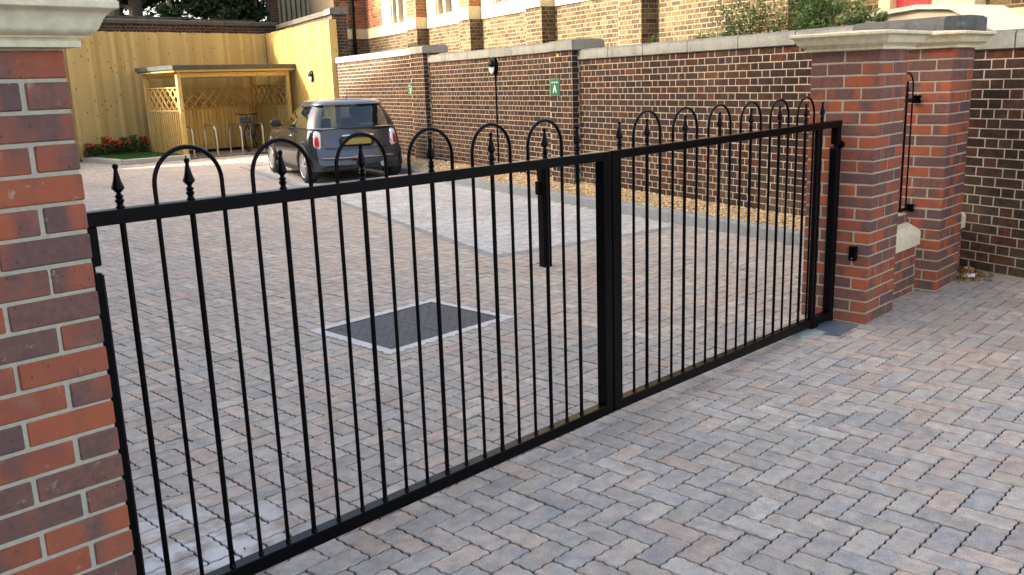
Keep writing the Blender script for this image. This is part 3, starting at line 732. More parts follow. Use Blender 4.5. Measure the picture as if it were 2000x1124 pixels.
for a, c in ((.635, .845), (.845, 1.055)):
    r = (c-a)/2; cx = (a+c)/2
    if a == .845: a_, = (a,)
    P = [(a, yr, 1.397)]+[(cx-r*math.cos(math.pi*q/18), yr, 1.47+r*math.sin(math.pi*q/18)) for q in range(19)]+[(c, yr, 1.397)]
    m = MB(); m.tube(P, .006, 8); m.build('hoop', MT['black'], rp, smooth=True)
for z in (.585, 1.362):
    m = MB(); m.cbox(1.108, 1.1345, yr-.035, yr+.02, z, z+.055, .003); b_ = m.build('bracket', MT['black'], rp, recalc=True)
    m = MB(); m.lathe([(.010, -.041), (.010, -.0355), (.006, -.034)][:2], 10, (1.121, yr, z+.028), 'Y'); m.build('bolt', plain('bolt_zinc', (.4, .4, .42), .35, metal=.8), b_)

# ------------------------------------------------------------------ wall lamp, signs
def wall_lamp(O, U, Nn, z0, z1, label, cable=None):
    t = thing('wall_lamp', O+Vector((0, 0, z0)), label, 'lamp', 'black oval eyelid wall lamps')
    def at(u, n_, z): return O+U*u+Nn*n_+Vector((0, 0, z))
    zc, hz, hu = (z0+z1)/2, (z1-z0)/2, (z1-z0)*.34
    body = MB(); rings = []
    for n_, f in ((.0, .98), (.03, 1.0), (.05, .96), (.06, .85)):
        rings.append([at(hu*f*math.cos(a), n_, zc+hz*f*math.sin(a)) for a in [2*math.pi*q/28 for q in range(28)]])
    body.loft(rings); body.build('housing', MT['black'], t, smooth=True, recalc=True)
    lid = MB(); rings = []
    for n_, f in ((.061, .84), (.085, .78), (.105, .62), (.115, .36)):
        rr = []
        for q in range(15):
            a = math.pi*q/14; rr.append(at(hu*f*math.cos(a), n_, zc-.01+hz*f*math.sin(a)))
        rings.append(rr)
    lid.loft(rings, caps=True); lid.build('eyelid', MT['black'], t, smooth=True, recalc=True)
    gl = MB(); rings = []
    for n_, f in ((.061, .80), (.078, .74), (.092, .55), (.098, .25)):
        rings.append([at(hu*f*math.cos(math.pi+math.pi*q/14), n_, zc-.012+hz*f*math.sin(math.pi+math.pi*q/14)) for q in range(15)])
    gl.loft(rings); gl.build('diffuser', plain('opal_diffuser', (.80, .82, .80), .35), t, smooth=True, recalc=True)
    if cable is not None:
        c = MB(); c.tube([at(.012, .012, z0+.01), at(.014, .012, (z0+cable)/2), at(.010, .012, cable)], .011, 8); c.build('cable_conduit', MT['black'], t, smooth=True)
    return t
wall_lamp(PW(8.42, 0, 0), -DV, -NV, 1.712, 1.982, 'black oval eyelid lamp on the dark brick wall with conduit running down', .22)
def sign(s, off, z0, z1, w_, letter, label):
    t = thing('wall_sign', PW(s, off, z0), label, 'sign', 'green lettered signs on the dark wall')
    U = -DV; Nn = -NV; O = PW(s, off, 0)
    def at(u, n_, z): return O+U*u+Nn*n_+Vector((0, 0, z))
    m = MB(); P = []
    for n_ in (.002, .010): P += [at(-w_/2, n_, z0), at(w_/2, n_, z0), at(w_/2, n_, z1), at(-w_/2, n_, z1)]
    m.add(P, [(0, 1, 2, 3), (4, 5, 6, 7), (0, 1, 5, 4), (1, 2, 6, 5), (2, 3, 7, 6), (3, 0, 4, 7)]); pl = m.build('panel', plain('sign_green', (.005, .10, .042), .4), t, recalc=True)
    pale = plain('sign_print', (.50, .78, .64), .5)
    m = MB(); wd = w_*.22; zt = z1-.055
    m2 = MB(); bw = .006
    for (u0_, u1_, a, c) in ((-w_/2+.006, w_/2-.006, z1-.010, z1-.008), (-w_/2+.006, w_/2-.006, z0+.008, z0+.010), (-w_/2+.006, -w_/2+.008, z0+.012, z1-.012), (w_/2-.008, w_/2-.006, z0+.012, z1-.012)):
        m2.add([at(u0_, .0113, a), at(u1_, .0113, a), at(u1_, .0113, c), at(u0_, .0113, c)], [(0, 1, 2, 3)])
    if letter == 'A': m2.build('printed_border', pale, t)
    for i in (-1, 0, 1):   # unreadable little heading
        u = i*w_*.25; prof = [(u+wd*.36*math.cos(q*math.pi/8), .0115, zt+.012*math.sin(q*math.pi/8)) for q in range(16)]
        hole = [(u+wd*.16*math.cos(q*math.pi/8), .0115, zt+.006*math.sin(q*math.pi/8)) for q in range(16)]
        m.loft([[at(*p_) for p_ in prof], [at(*p_) for p_ in hole]], caps=False)
    m.build('printed_heading', pale, t)
    zc, h = z0+(z1-z0)*.40, (z1-z0)*.22
    if letter == 'A': polys = [[(-.055, -h), (-.025, -h), (.006, h), (-.013, h)], [(.025, -h), (.055, -h), (.013, h), (-.006, h)], [(-.028, -h*.35), (.028, -h*.35), (.021, -h*.02), (-.021, -h*.02)]]
    else: polys = [[(-.03, -h), (-.012, -h), (-.012, h), (-.03, h)], [(-.012, h*.72), (.022, h*.72), (.016, h), (-.012, h)], [(-.012, -.1*h), (.02, -.1*h), (.02, .16*h), (-.012, .16*h)], [(-.012, -h), (.016, -h), (.024, -.72*h), (-.012, -.72*h)], [(.012, .1*h), (.026, .2*h), (.026, .72*h), (.012, .8*h)], [(.012, -.8*h), (.029, -.7*h), (.029, -.15*h), (.012, 0)]]
    m = MB()
    for i, pg in enumerate(polys): m.add([at(u, .0112+.0003*i, zc+z) for u, z in pg], [tuple(range(len(pg)))])
    m.build('printed_letter', pale, t)
    return t
sign(6.375, -PP, 1.392, 1.628, .255, 'A', 'green sign lettered A on the brick pier of the dark wall')
sign(12.12, 0, 1.396, 1.636, .26, 'B', 'smaller looking green lettered sign further along the dark wall above the car')
yt = thing('yellow_lamp_spot', PW(6.28, -PP, 1.94), 'tiny yellow disc for a bright lamp spot high on the brick pier above the green A sign', 'spot')
m = MB(); O_ = PW(6.28, -PP-.006, 1.93)
m.lathe([(.017, -.004), (.020, 0), (.016, .004)], 10, (O_.x, O_.y, O_.z), 'X'); m.build('disc', plain('yellow_spot_colour', (.8, .6, .05), .4), yt)  # plain yellow disc stands in for a small bright lamp

# dead leaves and paper in the corner by P2
lt = MB()
for _ in range(420):
    a = random.random(); X = 1.72+random.gauss(.12, .11); Y = .02+random.gauss(-.06, .075); z = .05*math.exp(-((X-1.90)**2+(Y-.04)**2)/.02)*random.random()+.006
    r = random.uniform(.009, .022); an = random.random()*6.3; tx, ty = random.gauss(0, .5), random.gauss(0, .5); ca, sa = math.cos(an), math.sin(an)
    q = [(r*1.4, 0), (0, r*.6), (-r*1.2, 0), (0, -r*.6)]
    lt.add([(X+ca*u-sa*v, Y+sa*u+ca*v, max(.004, z+tx*u+ty*v)) for u, v in q], [(0, 1, 2, 3)], random.choice([(.33, .19, .05), (.22, .11, .035), (.42, .28, .09), (.16, .09, .035), (.30, .24, .08)]))
k = N('dead_leaf'); k.set(Base_Color=k.attr(), Roughness=.7); o = stuff(lt.build('dead_leaves', k.m)); tag(o, 'heap of brown dead leaves in the corner by the dark wall', 'leaves')
m = MB(); P = []
for i in range(5):
    for j in range(4): P.append((1.71+i*.028+random.uniform(-.006, .006), -.13+j*.026+i*.01, .012+.022*random.random()+(.01 if i == 2 else 0)))
m.add(P, [(i*4+j, i*4+j+1, (i+1)*4+j+1, (i+1)*4+j) for i in range(4) for j in range(3)])
o = m.build('paper_scrap', plain('white_paper', (.78, .78, .80), .7)); tag(o, 'crumpled white paper scrap lying by the dead leaves', 'paper')
lo = MB(); lf = [(.05, 0, 0), (.02, .022, .008), (-.03, .018, .004), (-.045, 0, .012), (-.02, -.02, .006), (.025, -.018, .01)]
lo.add([(.62+x, -1.02+y, .004+z) for x, y, z in lf], [tuple(range(6))]); o = lo.build('fallen_leaf', plain('red_leaf', (.20, .06, .03), .6)); tag(o, 'single reddish fallen leaf on the paving outside the right pillar', 'leaf')
# ------------------------------------------------------------------ far brick building behind the wall
BO = 2.4; BP = .3
BR = [(0.088, 0.061, 0.032), (0.064, 0.042, 0.024), (0.108, 0.076, 0.040), (0.050, 0.035, 0.022), (0.096, 0.065, 0.034), (0.080, 0.055, 0.033), (0.116, 0.083, 0.044), (0.072, 0.043, 0.026)]
BRED = [(.21, .072, .038), (.18, .062, .036), (.23, .088, .045)]
def bcol(): c = random.choice(BR); f = random.uniform(.8, 1.15); return tuple(t*f for t in c)
def rcol(): c = random.choice(BRED); f = random.uniform(.85, 1.15); return tuple(t*f for t in c)
bt_ = thing('brick_building', PW(10, 4, 0), 'sunlit brown brick building with stone mullioned windows rising behind the boundary wall', 'building')
def prism(mb, s0, s1, o0, o1, z0, z1, col=None):
    P = [PW(s0, o0, z0), PW(s1, o0, z0), PW(s1, o1, z0), PW(s0, o1, z0)]
    mb.add(P+[q+Vector((0, 0, z1-z0)) for q in P], [(0, 1, 5, 4), (1, 2, 6, 5), (2, 3, 7, 6), (3, 0, 4, 7), (4, 5, 6, 7), (3, 2, 1, 0)], col)
BUT = [(16.9, 17.57), (13.8, 14.35), (10.63, 11.26), (7.46, 8.1), (4.3, 4.95)]
WIN = [(18.45, 19.42), (15.33, 16.31), (12.33, 13.19), (9.2, 10.1)]
BAYS = [(17.57, 20.13), (14.35, 16.9), (11.26, 13.8), (8.1, 10.63)]
ZB0, ZB1, ZT = 2.95, 3.22, 6.6
cm = MB()
# facade core, cut around the windows
edges = [-3.0]
for a, c in sorted(WIN): edges += [a, c]
edges.append(24.0)
for i in range(0, len(edges), 2): prism(cm, edges[i], edges[i+1], BO+.0006, BO+.5, -.05, ZT)
for a, c in WIN: prism(cm, a+.0005, c-.0005, BO+.0008, BO+.49, -.05, 3.2); prism(cm, a+.0005, c-.0005, BO+.0008, BO+.49, 4.65, ZT-.001)
for a, c in BUT: prism(cm, a+.0006, c-.0006, BO-BP+.0006, BO+.01, -.05, 4.9)
prism(cm, 21.5406, 24.0, 1.45, BO+.02, -.05, ZT-.002)
cm.build('masonry_core', MT['bldmortar'], bt_)
fb = MB(); holes = [(a, c, ZB0, ZT) for a, c in BAYS]+[(a, c, 0, 9) for a, c in BUT]
cand = []
for (a, c, z) in lay(-1.0, 21.54, 1.85, 4.9, .075, holes=holes+[(20.13, 21.54, ZB0, ZB1)]):
    if z > 3.6 and a < 7: continue
    cand.append((PW(0, BO, 0), DV, -NV, a, c, z, rcol() if (a > 20 and z > ZB1 and random.random() < .7) else bcol()))
for (s0, s1) in BUT:
    for (a, c, z) in lay(s0, s1, 1.85, ZB0, .075, off0=.05): cand.append((PW(0, BO-BP, 0), DV, -NV, a, c, z, bcol()))
    for (a, c, z) in lay(-BP, 0, 1.85, ZB0, .075, off0=.09): cand.append((PW(s0, BO, 0), NV, -DV, a, c, z, bcol()))
    for (O_, U_, N_, a0, a1) in ((PW(0, BO-BP, 0), DV, -NV, s0, s1), (PW(s0, BO, 0), NV, -DV, -BP, 0)):
        for (a, c, z) in lay(a0, a1, ZB1, 4.85, .075, off0=.05):
            cand.append((O_, U_, N_, a, c, z, rcol() if int((4.85-z)/.075) % 3 != 1 else bcol()))
for (a, c, z) in lay(1.45, BO, 1.9, 4.9, .075, holes=[(0, 5, ZB0, ZB1)]): cand.append((PW(21.54, 0, 0), NV, -DV, a, c, z, rcol() if (z > ZB1 and a > 1.1 and random.random() < .6) else bcol()))
cs = []
for t in cand:
    P = t[0]+t[1]*((t[3]+t[4])/2)+Vector((0, 0, t[5])); q = px(P)
    ok = q and 0 < q[0] < 1660 and 0 < q[1] < 105; cs.append((-(t[4]-t[3])/q[2]**2 if ok else 9e9, t))
cs.sort(key=lambda t: t[0]); bc2 = {}
MT['bldbrick_o'] = old_brick('building_brick_single', 'obj'); MT['bldbrick_a'] = old_brick('building_brick', 'attr')
for i, (key, t) in enumerate(cs):
    O_, U_, N_, a, c, z, col = t
    if i < 300 and key < 0:
        L = round(c-a, 3)
        if L not in bc2:
            m = MB(); face_brick(m, Vector((0, 0, 0)), Vector((1, 0, 0)), Vector((0, -1, 0)), -L/2, L/2, 0, .065, .005, None); bc2[L] = m.mesh('brick', MT['bldbrick_o'])
        P = O_+U_*((a+c)/2)+Vector((0, 0, z)); o = link('brick', bc2[L], bt_, P); o.rotation_euler.z = math.atan2(N_.x, -N_.y); o.color = (*col, 1)
    else: face_brick(fb, O_, U_, N_, a, c, z, .065, .005, col)
stuff(fb.build('brickwork', MT['bldbrick_a'], bt_))
# stone band, bays with windows
def stone(s0, s1, o0, o1, z0, z1, name='stone_block'):
    m = MB(); prism(m, s0, s1, o0, o1, z0, z1); return m.build(name, MT['stone'], bt_, recalc=True)
for (s0, s1) in BUT[:4]:
    stone(s0-.004, s1+.004, BO-BP-.03, BO+.01, ZB0, ZB1, 'stone_band'); stone(s0-.02, s1+.02, BO-BP-.05, BO+.01, 4.86, 5.1, 'buttress_cap')
stone(20.135, 21.54, BO-.03, BO+.01, ZB0, ZB1, 'stone_band')
m = MB(); prism(m, 21.505, 21.56, 1.44, BO, ZB0, ZB1); m.build('stone_band', MT['stone'], bt_, recalc=True)
glass_d = N('leaded_glass'); glass_d.set(Base_Color=(.035, .04, .04, 1), Roughness=.15); glass_d = glass_d.m
lead = plain('lead_strip', (.10, .10, .095), .6, metal=.3)
for (b0, b1), (w0, w1) in zip(BAYS, WIN):
    stone(b0+.005, b1-.001, BO-.03, BO+.006, ZB0, 3.2, 'sill_course')
    stone(b0+.005, w0, BO-.02, BO+.006, 3.201, 4.65, 'jamb_stone'); stone(w1, b1-.001, BO-.02, BO+.006, 3.201, 4.65, 'jamb_stone'); stone(b0+.005, b1-.001, BO-.02, BO+.006, 4.651, 4.95, 'lintel_stone')
    wt = MB(); mid = (w0+w1)/2; prism(wt, w0+.0005, w0+.05, BO+.02, BO+.16, 3.2, 4.65); prism(wt, w1-.05, w1-.0005, BO+.02, BO+.16, 3.2, 4.65); prism(wt, mid-.065, mid+.065, BO-.005, BO+.16, 3.2, 4.65)
    P = [(w0, BO-.02, 3.2), (w1, BO-.02, 3.2), (w1, BO+.14, 3.26), (w0, BO+.14, 3.26)]
    wt.add([PW(*q) for q in P], [(0, 1, 2, 3)]); wo = wt.build('window', MT['stone'], bt_)
    for (g0, g1) in ((w0+.051, mid-.066), (mid+.066, w1-.051)):
        q = MB(); prism(q, g0, g1, BO+.13, BO+.14, 3.22, 4.62); q.build('pane', glass_d, wo)
        l = MB()
        for i in range(11): prism(l, g0, g1, BO+.122, BO+.131, 3.32+i*.12, 3.332+i*.12)
        prism(l, (g0+g1)/2-.006, (g0+g1)/2+.006, BO+.121, BO+.13, 3.22, 4.62); l.build('lead_bars', lead, wo)
# downpipe, door, stair parapet
q = MB(); q.tube([PW(21.44, 1.97, 0), PW(21.44, 1.97, 2.9), PW(21.44, 1.97, 6.2)], .055, 12)
for z in (1.2, 2.72, 3.75, 5): q.lathe([(.068, z), (.068, z+.09)], 12, tuple(PW(21.44, 1.97, 0)))
q.build('downpipe', MT['black'], bt_, smooth=True)
dm = plain('red_door_paint', (.55, .02, .02), .35)
dr = MB(); prism(dr, 2.30, 2.88, BO-.012, BO+.02, 1.4, 3.5); do = dr.build('door', dm, bt_, recalc=True)
for i in range(4):
    q = MB(); prism(q, 2.31+i*.143, 2.31+i*.143+.137, BO-.022, BO-.0125, 1.42, 3.48); q.build('door_board', dm, do, recalc=True)
stone(1.78, 2.29, BO-.18, BO+.004, .5, 4.4, 'door_jamb_stone'); stone(2.89, 3.05, BO-.12, BO+.004, .5, 4.4, 'door_jamb_stone'); stone(1.78, 3.05, BO-.1, BO+.003, 3.51, 4.1, 'door_lintel')
stone(-1.0, 1.76, BO-.05, BO+.004, .4, 2.16, 'stone_plinth')
st = thing('stair_parapet', PW(2.5, 1.6, 0), 'sunlit pale stone stair parapet sloping down behind the wall by the red door', 'parapet')
pf = [(2.85, .3), (2.85, 2.13), (1.98, 2.185), (1.60, 2.155), (1.00, 1.855), (1.00, .3)]
q = MB(); q.loft([[PW(s, 1.65, z) for s, z in pf], [PW(s, 2.36, z) for s, z in pf]]); q.build('parapet_body', plain('pale_render', (.55, .49, .37), .8, nz=.06, nsc=6), st, recalc=True)
pf2 = [(2.89, 2.132), (2.89, 2.175), (1.98, 2.232), (1.575, 2.20), (.96, 1.895), (.96, 1.852), (1.598, 2.157), (1.98, 2.188)]
q = MB(); q.loft([[PW(s, 1.60, z) for s, z in pf2], [PW(s, 2.38, z) for s, z in pf2]]); q.build('parapet_coping', plain('pale_coping', (.66, .62, .52), .8, nz=.05, nsc=6), st, recalc=True)
rf = MB(); P = [PW(-3.3, BO-.35, ZT), PW(24, BO-.35, ZT), PW(24, BO+7, ZT+4.5), PW(-3.3, BO+7, ZT+4.5)]
rf.add(P+[q+Vector((0, 0, -.15)) for q in P], [(0, 1, 2, 3), (4, 5, 6, 7), (0, 1, 5, 4), (2, 3, 7, 6), (0, 3, 7, 4), (1, 2, 6, 5)]); rf.build('roof', plain('slate_roof', (.08, .085, .095), .7, nz=.3, nsc=4), bt_, recalc=True)

# tall far wall behind the fence
tw = thing('tall_boundary_wall', PW(19, .2, 0), 'tall weathered dark brick wall rising above the timber fence at the far corner', 'wall')
CX = 9.23; TZ = 3.29
q = MB(); prism(q, 16.995, 22.7, .0006, .36, -.05, TZ)
q.add([(-6, 21.5506, -.05), (9.6, 21.5506, -.05), (9.6, 21.9, -.05), (-6, 21.9, -.05), (-6, 21.5506, 3.39), (9.6, 21.5506, 3.39), (9.6, 21.9, 3.39), (-6, 21.9, 3.39)], [(0, 1, 5, 4), (1, 2, 6, 5), (2, 3, 7, 6), (3, 0, 4, 7), (4, 5, 6, 7)])
q.build('mortar', plain('dirty_mortar', (.15, .14, .12), .95, nz=.3, nsc=20), tw)
q = MB()
for (a, c, z) in lay(17.0, 22.5, 2.6, TZ, HC): face_brick(q, PW(0, 0, 0), DV, -NV, a, c, z, .0655, .005, tuple(t*1.1 for t in dcol()))
for (a, c, z) in lay(0, .36, 1.9, TZ, HC, off0=.05): face_brick(q, PW(16.9945, 0, 0), NV, -DV, a, c, z, .0655, .005, tuple(t*1.2 for t in dcol()))
for (a, c, z) in lay(-2.0, 9.3, 3.05, 3.39, HC): face_brick(q, Vector((0, 21.55, 0)), Vector((1, 0, 0)), Vector((0, -1, 0)), a, c, z, .0655, .005, tuple(t*.8 for t in dcol()))
stuff(q.build('brickwork', MT['oldbrick_a'], tw))
dc = stone_mat('dark_coping', (.075, .075, .062), (.03, .033, .026), .6, 4, True)
for a, c in ((16.95, 17.5), (17.5, 18.6), (18.6, 19.8), (19.8, 21.0), (21.0, 22.4)):
    q = MB(); z0 = TZ+.001; top = .15 if a < 17 else .125
    q.loft([[PW(ss, o_, z0+z) for o_, z in ((-.05, 0), (-.05, top-.03), (-.01, top), (.38, top), (.41, 0))] for ss in (a+.004, c-.004)]); q.build('coping_stone', MT['piercoping'] if a < 17 else dc, tw, recalc=True)
for i in range(14):
    a = -2.32+i*.83; q = MB(); q.loft([[(x_, 21.55+o_, 3.391+z) for o_, z in ((-.05, 0), (-.05, .09), (-.02, .11), (.36, .12), (.40, 0))] for x_ in (a, a+.82)]); q.build('coping_stone', dc, tw, recalc=True)
# grey retaining planks above the far wall
rw = thing('retaining_boards', (5, 22.1, 3.5), 'weathered grey boards edging the bank under the dark trees', 'boards')
gw = plain('weathered_tree_shaded_board', (.055, .05, .04), .9, nz=.4, nsc=12)  # weathered grey darkened further to hold the shade of the trees
for i, (a, c, z) in enumerate(((2.2, 4.6, 3.55), (4.3, 6.9, 3.52), (6.6, 8.9, 3.50))):
    q = MB(); q.cbox(a, c, 21.98, 22.03, z-.07, z+.10-.01*i, .006); q.build('board', gw, rw, recalc=True)
# earth bank behind
q = MB(); q.add([(-8, 21.95, 3.3), (16, 21.95, 3.3), (16, 34, 3.9), (-8, 34, 3.9), (-8, 21.95, -.1), (16, 21.95, -.1)], [(0, 1, 2, 3), (0, 1, 5, 4)]); struct(q.build('bank', plain('dark_earth', (.03, .028, .02), .95, nz=.4, nsc=3)))

# ------------------------------------------------------------------ timber fence
ft = 3.16; FE = Vector((7.30, 16.05, 0)); FC = Vector((8.78, 21.32, 0))
def board(par, A, B, nrm, z0, z1, mat=None, name='board', ov=.014, th=.010, th2=.030):
    m = MB(); A = Vector(A); B = Vector(B); d_ = (B-A).normalized(); C_ = (A+B)/2; L = (B-A).length/2
    b = []
    for z in (0, z1-z0):
        b += [d_*(-L-ov)+nrm*th2+Vector((0, 0, z)), d_*L+nrm*th+Vector((0, 0, z)), d_*L+Vector((0, 0, z)), d_*(-L-ov)+nrm*(th2-th)*.6+Vector((0, 0, z))]
    m.add(b, [(0, 1, 5, 4), (1, 2, 6, 5), (2, 3, 7, 6), (3, 0, 4, 7), (4, 5, 6, 7), (3, 2, 1, 0)])
    o = m.build(name, mat or MT['wood'], None, recalc=True); o.location = (C_.x, C_.y, z0); o.parent = par
    if 'wb' in par: o.matrix_parent_inverse = Matrix.Translation(-Vector(par.location))
    return o
fr = thing('timber_fence', ((FE+FC)/2), 'bright sunlit timber fence panel at the end of the brick wall, oval lamp on it', 'fence')
d_ = (FC-FE).normalized(); nf = Vector((-d_.y, d_.x, 0)); n_ = int((FC-FE).length/.105); wb_ = (FC-FE).length/n_
for i in range(n_): board(fr, FE+d_*wb_*i, FE+d_*wb_*(i+1), nf, .03, ft+random.uniform(-.008, .008))
q = MB(); Mx = Matrix.Translation(FE+Vector((0, 0, 0))) @ Matrix.Rotation(math.atan2(d_.y, d_.x), 4, 'Z'); q.cbox(-.022, -.001, -.16, .03, .02, ft+.005, .003, M=Mx); q.build('end_board', MT['wood'], fr, recalc=True)
for z in (.4, 1.6, 2.8):
    q = MB(); q.cbox(0, (FC-FE).length, -.075, -.003, z, z+.09, .003, M=Mx); q.build('rail', MT['wood'], fr, recalc=True)
fl = thing('timber_fence', (5.5, 21.2, 0), 'tall timber close board fence across the back, behind bike shelter and flowers', 'fence')
n_ = 94
for i in range(n_): board(fl, (8.72-i*.103, 21.32, 0), (8.72-(i+1)*.103, 21.32, 0), Vector((0, -1, 0)), .03, ft+random.uniform(-.008, .008))
for z in (.4, 1.6, 2.8):
    q = MB(); q.cbox(-.95, 8.72, 21.324, 21.40, z, z+.09, .003); q.build('rail', MT['wood'], fl, recalc=True)
q = MB(); q.cbox(3.17, 3.27, 21.22, 21.285, .05, 2.75, .004); q.build('post', MT['wood'], fl, recalc=True)
wall_lamp(FE+d_*1.47+nf*.024, d_, nf, 1.75, 2.04, 'black oval eyelid lamp on the sunlit timber fence above the car')

# ------------------------------------------------------------------ bike shelter
sh = thing('bike_shelter', (6.35, 19.9, 0), 'open timber bicycle shelter with lattice panels and flat dark felt roof', 'shelter')
X0, X1, Y0, Y1 = 4.80, 7.92, 18.93, 20.8
def bx(par, x0, x1, y0, y1, z0, z1, name, mat=None, c=.004):
    m = MB(); m.cbox(-(x1-x0)/2, (x1-x0)/2, -(y1-y0)/2, (y1-y0)/2, 0, z1-z0, c); o = m.build(name, mat or MT['wood'], None, recalc=True)
    o.location = ((x0+x1)/2, (y0+y1)/2, z0); o.parent = par
    if 'wb' in par: o.matrix_parent_inverse = Matrix.Translation(-Vector(par.location))
    return o
pw = .10
for x, y in ((X0, Y0), (X0, Y1-pw), (X1-pw, Y0), (X1-pw, Y1-pw)):
    po = bx(sh, x, x+pw, y, y+pw, .0, 2.082, 'post')
shoe = plain('zinc_shoe', (.55, .58, .60), .5, metal=.3)
for x, y in ((X0, Y0), (X1-pw, Y0)): bx(sh, x-.012, x+pw+.012, y-.012, y+pw+.012, -.01, .13, 'post_shoe', shoe)
felt = plain('roof_felt', (.045, .05, .05), .85, nz=.3, nsc=10)
bx(sh, X0-.12, X1+.12, Y0-.13, Y1+.02, 2.085, 2.138, 'fascia_frame')
bx(sh, X0-.16, X1+.16, Y0-.17, Y1+.05, 2.140, 2.245, 'felt_roof', felt)
bx(sh, X0+.02, X1-.02, Y0+.02, Y0+.08, 1.96, 2.064, 'header_beam'); bx(sh, X0+.02, X1-.02, Y1-.08, Y1-.02, 1.96, 2.064, 'header_beam')
ZL0, ZL1 = 1.17, 1.72
def panel(A, B, out):
    A = Vector(A); B = Vector(B); L = (B-A).length; d2 = (B-A)/L; nb = int(L/.11); wd = L/nb
    for i in range(nb): board(sh, A+d2*wd*i, A+d2*wd*(i+1), out, .09, ZL0-.03)
    ax = math.atan2(d2.y, d2.x); Mx = Matrix.Translation(A) @ Matrix.Rotation(ax, 4, 'Z')
    for z, h in ((ZL0-.03, .055), (ZL1-.012, .03)):
        q = MB(); q.cbox(0, L, -.03, .03, z, z+h, .003, M=Mx); q.build('panel_rail', MT['wood'], sh, recalc=True)
    sp = .27; H = ZL1-ZL0-.04; z0 = ZL0+.025
    for sgn, off in ((1, -.010), (-1, .010)):
        t = -H
        while t < L:
            # slat from (t, z0) to (t+H, z0+H), clipped to the panel
            a0, a1 = max(t, 0), min(t+H, L)
            if a1-a0 > .05:
                u0_, u1_ = (a0, a1) if sgn == 1 else (L-a0, L-a1)
                p0 = A+d2*u0_+Vector((0, 0, z0+(a0-t))); p1 = A+d2*u1_+Vector((0, 0, z0+(a1-t)))
                ln = (p1-p0).length; xa = (p1-p0)/ln; ya = d2.cross(Vector((0, 0, 1))); za = xa.cross(ya)
                Mq = Matrix((( xa.x, ya.x, za.x, p0.x+ya.x*off), (xa.y, ya.y, za.y, p0.y+ya.y*off), (xa.z, ya.z, za.z, p0.z), (0, 0, 0, 1)))
                q = MB(); q.box(0, ln, -.010, .010, -.022, .022, M=Mq); q.build('lattice_slat', MT['wood'], sh)
            t += sp
panel((X0+.05, Y0+pw, 0), (X0+.05, Y1-pw, 0), Vector((-1, 0, 0)))
panel((X0+pw, Y1-.05, 0), (X1-pw, Y1-.05, 0), Vector((0, -1, 0)))
panel((X1-.05, Y0+pw, 0), (X1-.05, Y1-pw, 0), Vector((-1, 0, 0)))
sl2 = MB(); sl2.add([(X0+.06, Y0+.02, .003), (X1, Y0+.02, .003), (X1, Y1, .003), (X0+.06, Y1, .003)], [(0, 1, 2, 3)]); struct(sl2.build('shelter_slab', plain('shelter_concrete', (.24, .23, .21), .9, nz=.2, nsc=6)))

# steel cycle hoops
stain = plain('brushed_steel', (.55, .56, .57), .35, metal=.9)
HL = ['brushed steel cycle hoop, leftmost, half hidden by the shelter post', 'brushed steel cycle hoop, second from the left in the shelter', 'brushed steel cycle hoop, third from the left, beside the bicycle front wheel', 'brushed steel cycle hoop, rightmost, the bicycle leaning on it']
for x, lb in zip((5.20, 5.84, 6.55, 7.18), HL):
    P = []; y0, y1, H, r = 19.27, 20.02, .75, .16; sk = .10
    P.append((x, y0, 0)); P.append((x, y0, H-r))
    for i in range(1, 8): a = math.pi/2*i/8; P.append((x, y0+r-r*math.cos(a), H-r+r*math.sin(a)))
    P.append((x, y0+r, H)); P.append((x, y1-r, H))
    for i in range(1, 8): a = math.pi/2*i/8; P.append((x, y1-r+r*math.sin(a), H-r+r*math.cos(a)))
    P += [(x, y1, H-r), (x, y1, 0)]
    P = [(a+(b-y0)*sk, b, c) for a, b, c in P]
    h = thing('cycle_hoop', (x, 19.65, 0), lb, 'cycle stand', 'steel cycle hoops in the shelter')
    q = MB(); q.tube(P, .024, 12); q.build('hoop_tube', stain, h, smooth=True)
    for (a, b, _) in (P[0], P[-1]):
        q = MB(); q.lathe([(.06, .001), (.06, .008), (.026, .012)], 14, (a, b, 0)); q.build('base_flange', stain, h)

# bicycle
bk = thing('bicycle', (7.0, 19.72, 0), 'dark bicycle with black saddle parked in the shelter beside the last hoop', 'bicycle', world=False, rz=math.atan2(.72, .72))
rub = plain('tyre_rubber', (.018, .018, .018), .8); frm = plain('bike_frame', (.03, .03, .06), .35, coat=.3); rim = plain('bike_rim', (.30, .30, .31), .35, metal=.8); blk2 = plain('black_plastic', (.015, .015, .016), .5); red2 = plain('dark_red_saddle', (.05, .012, .012), .5); brown = plain('bike_silver', (.35, .33, .30), .4, metal=.6)
WBK = 1.04
for cx in (0, WBK):
    wh = None
    q = MB(); q.tube([(cx+.335*math.cos(a), 0, .345+.335*math.sin(a)) for a in [2*math.pi*i/36 for i in range(36)]], .026, 8, closed=True); wh = q.build('wheel', rub, bk, smooth=True)
    q = MB(); q.tube([(cx+.308*math.cos(a), 0, .345+.308*math.sin(a)) for a in [2*math.pi*i/36 for i in range(36)]], .010, 6, closed=True); q.build('rim', rim, wh, smooth=True)
    q = MB()
    for i in range(18):
        a = 2*math.pi*i/18; q.tube([(cx+.02*math.cos(a+1), (.02 if i % 2 else -.02), .345+.02*math.sin(a+1)), (cx+.30*math.cos(a), 0, .345+.30*math.sin(a))], .0016, 4)
    q.lathe([(.018, -.04), (.018, .04)], 10, (cx, 0, .345), 'Y'); q.build('spokes', rim, wh)
def bt2(name, pts, r, mat, par=bk): q = MB(); q.tube(pts, r, 10); return q.build(name, mat, par, smooth=True)
BBp = (.60, 0, .30); ST = (.72, 0, .76); HT0, HT1 = (.09, 0, .68), (.115-.05, 0, .82)
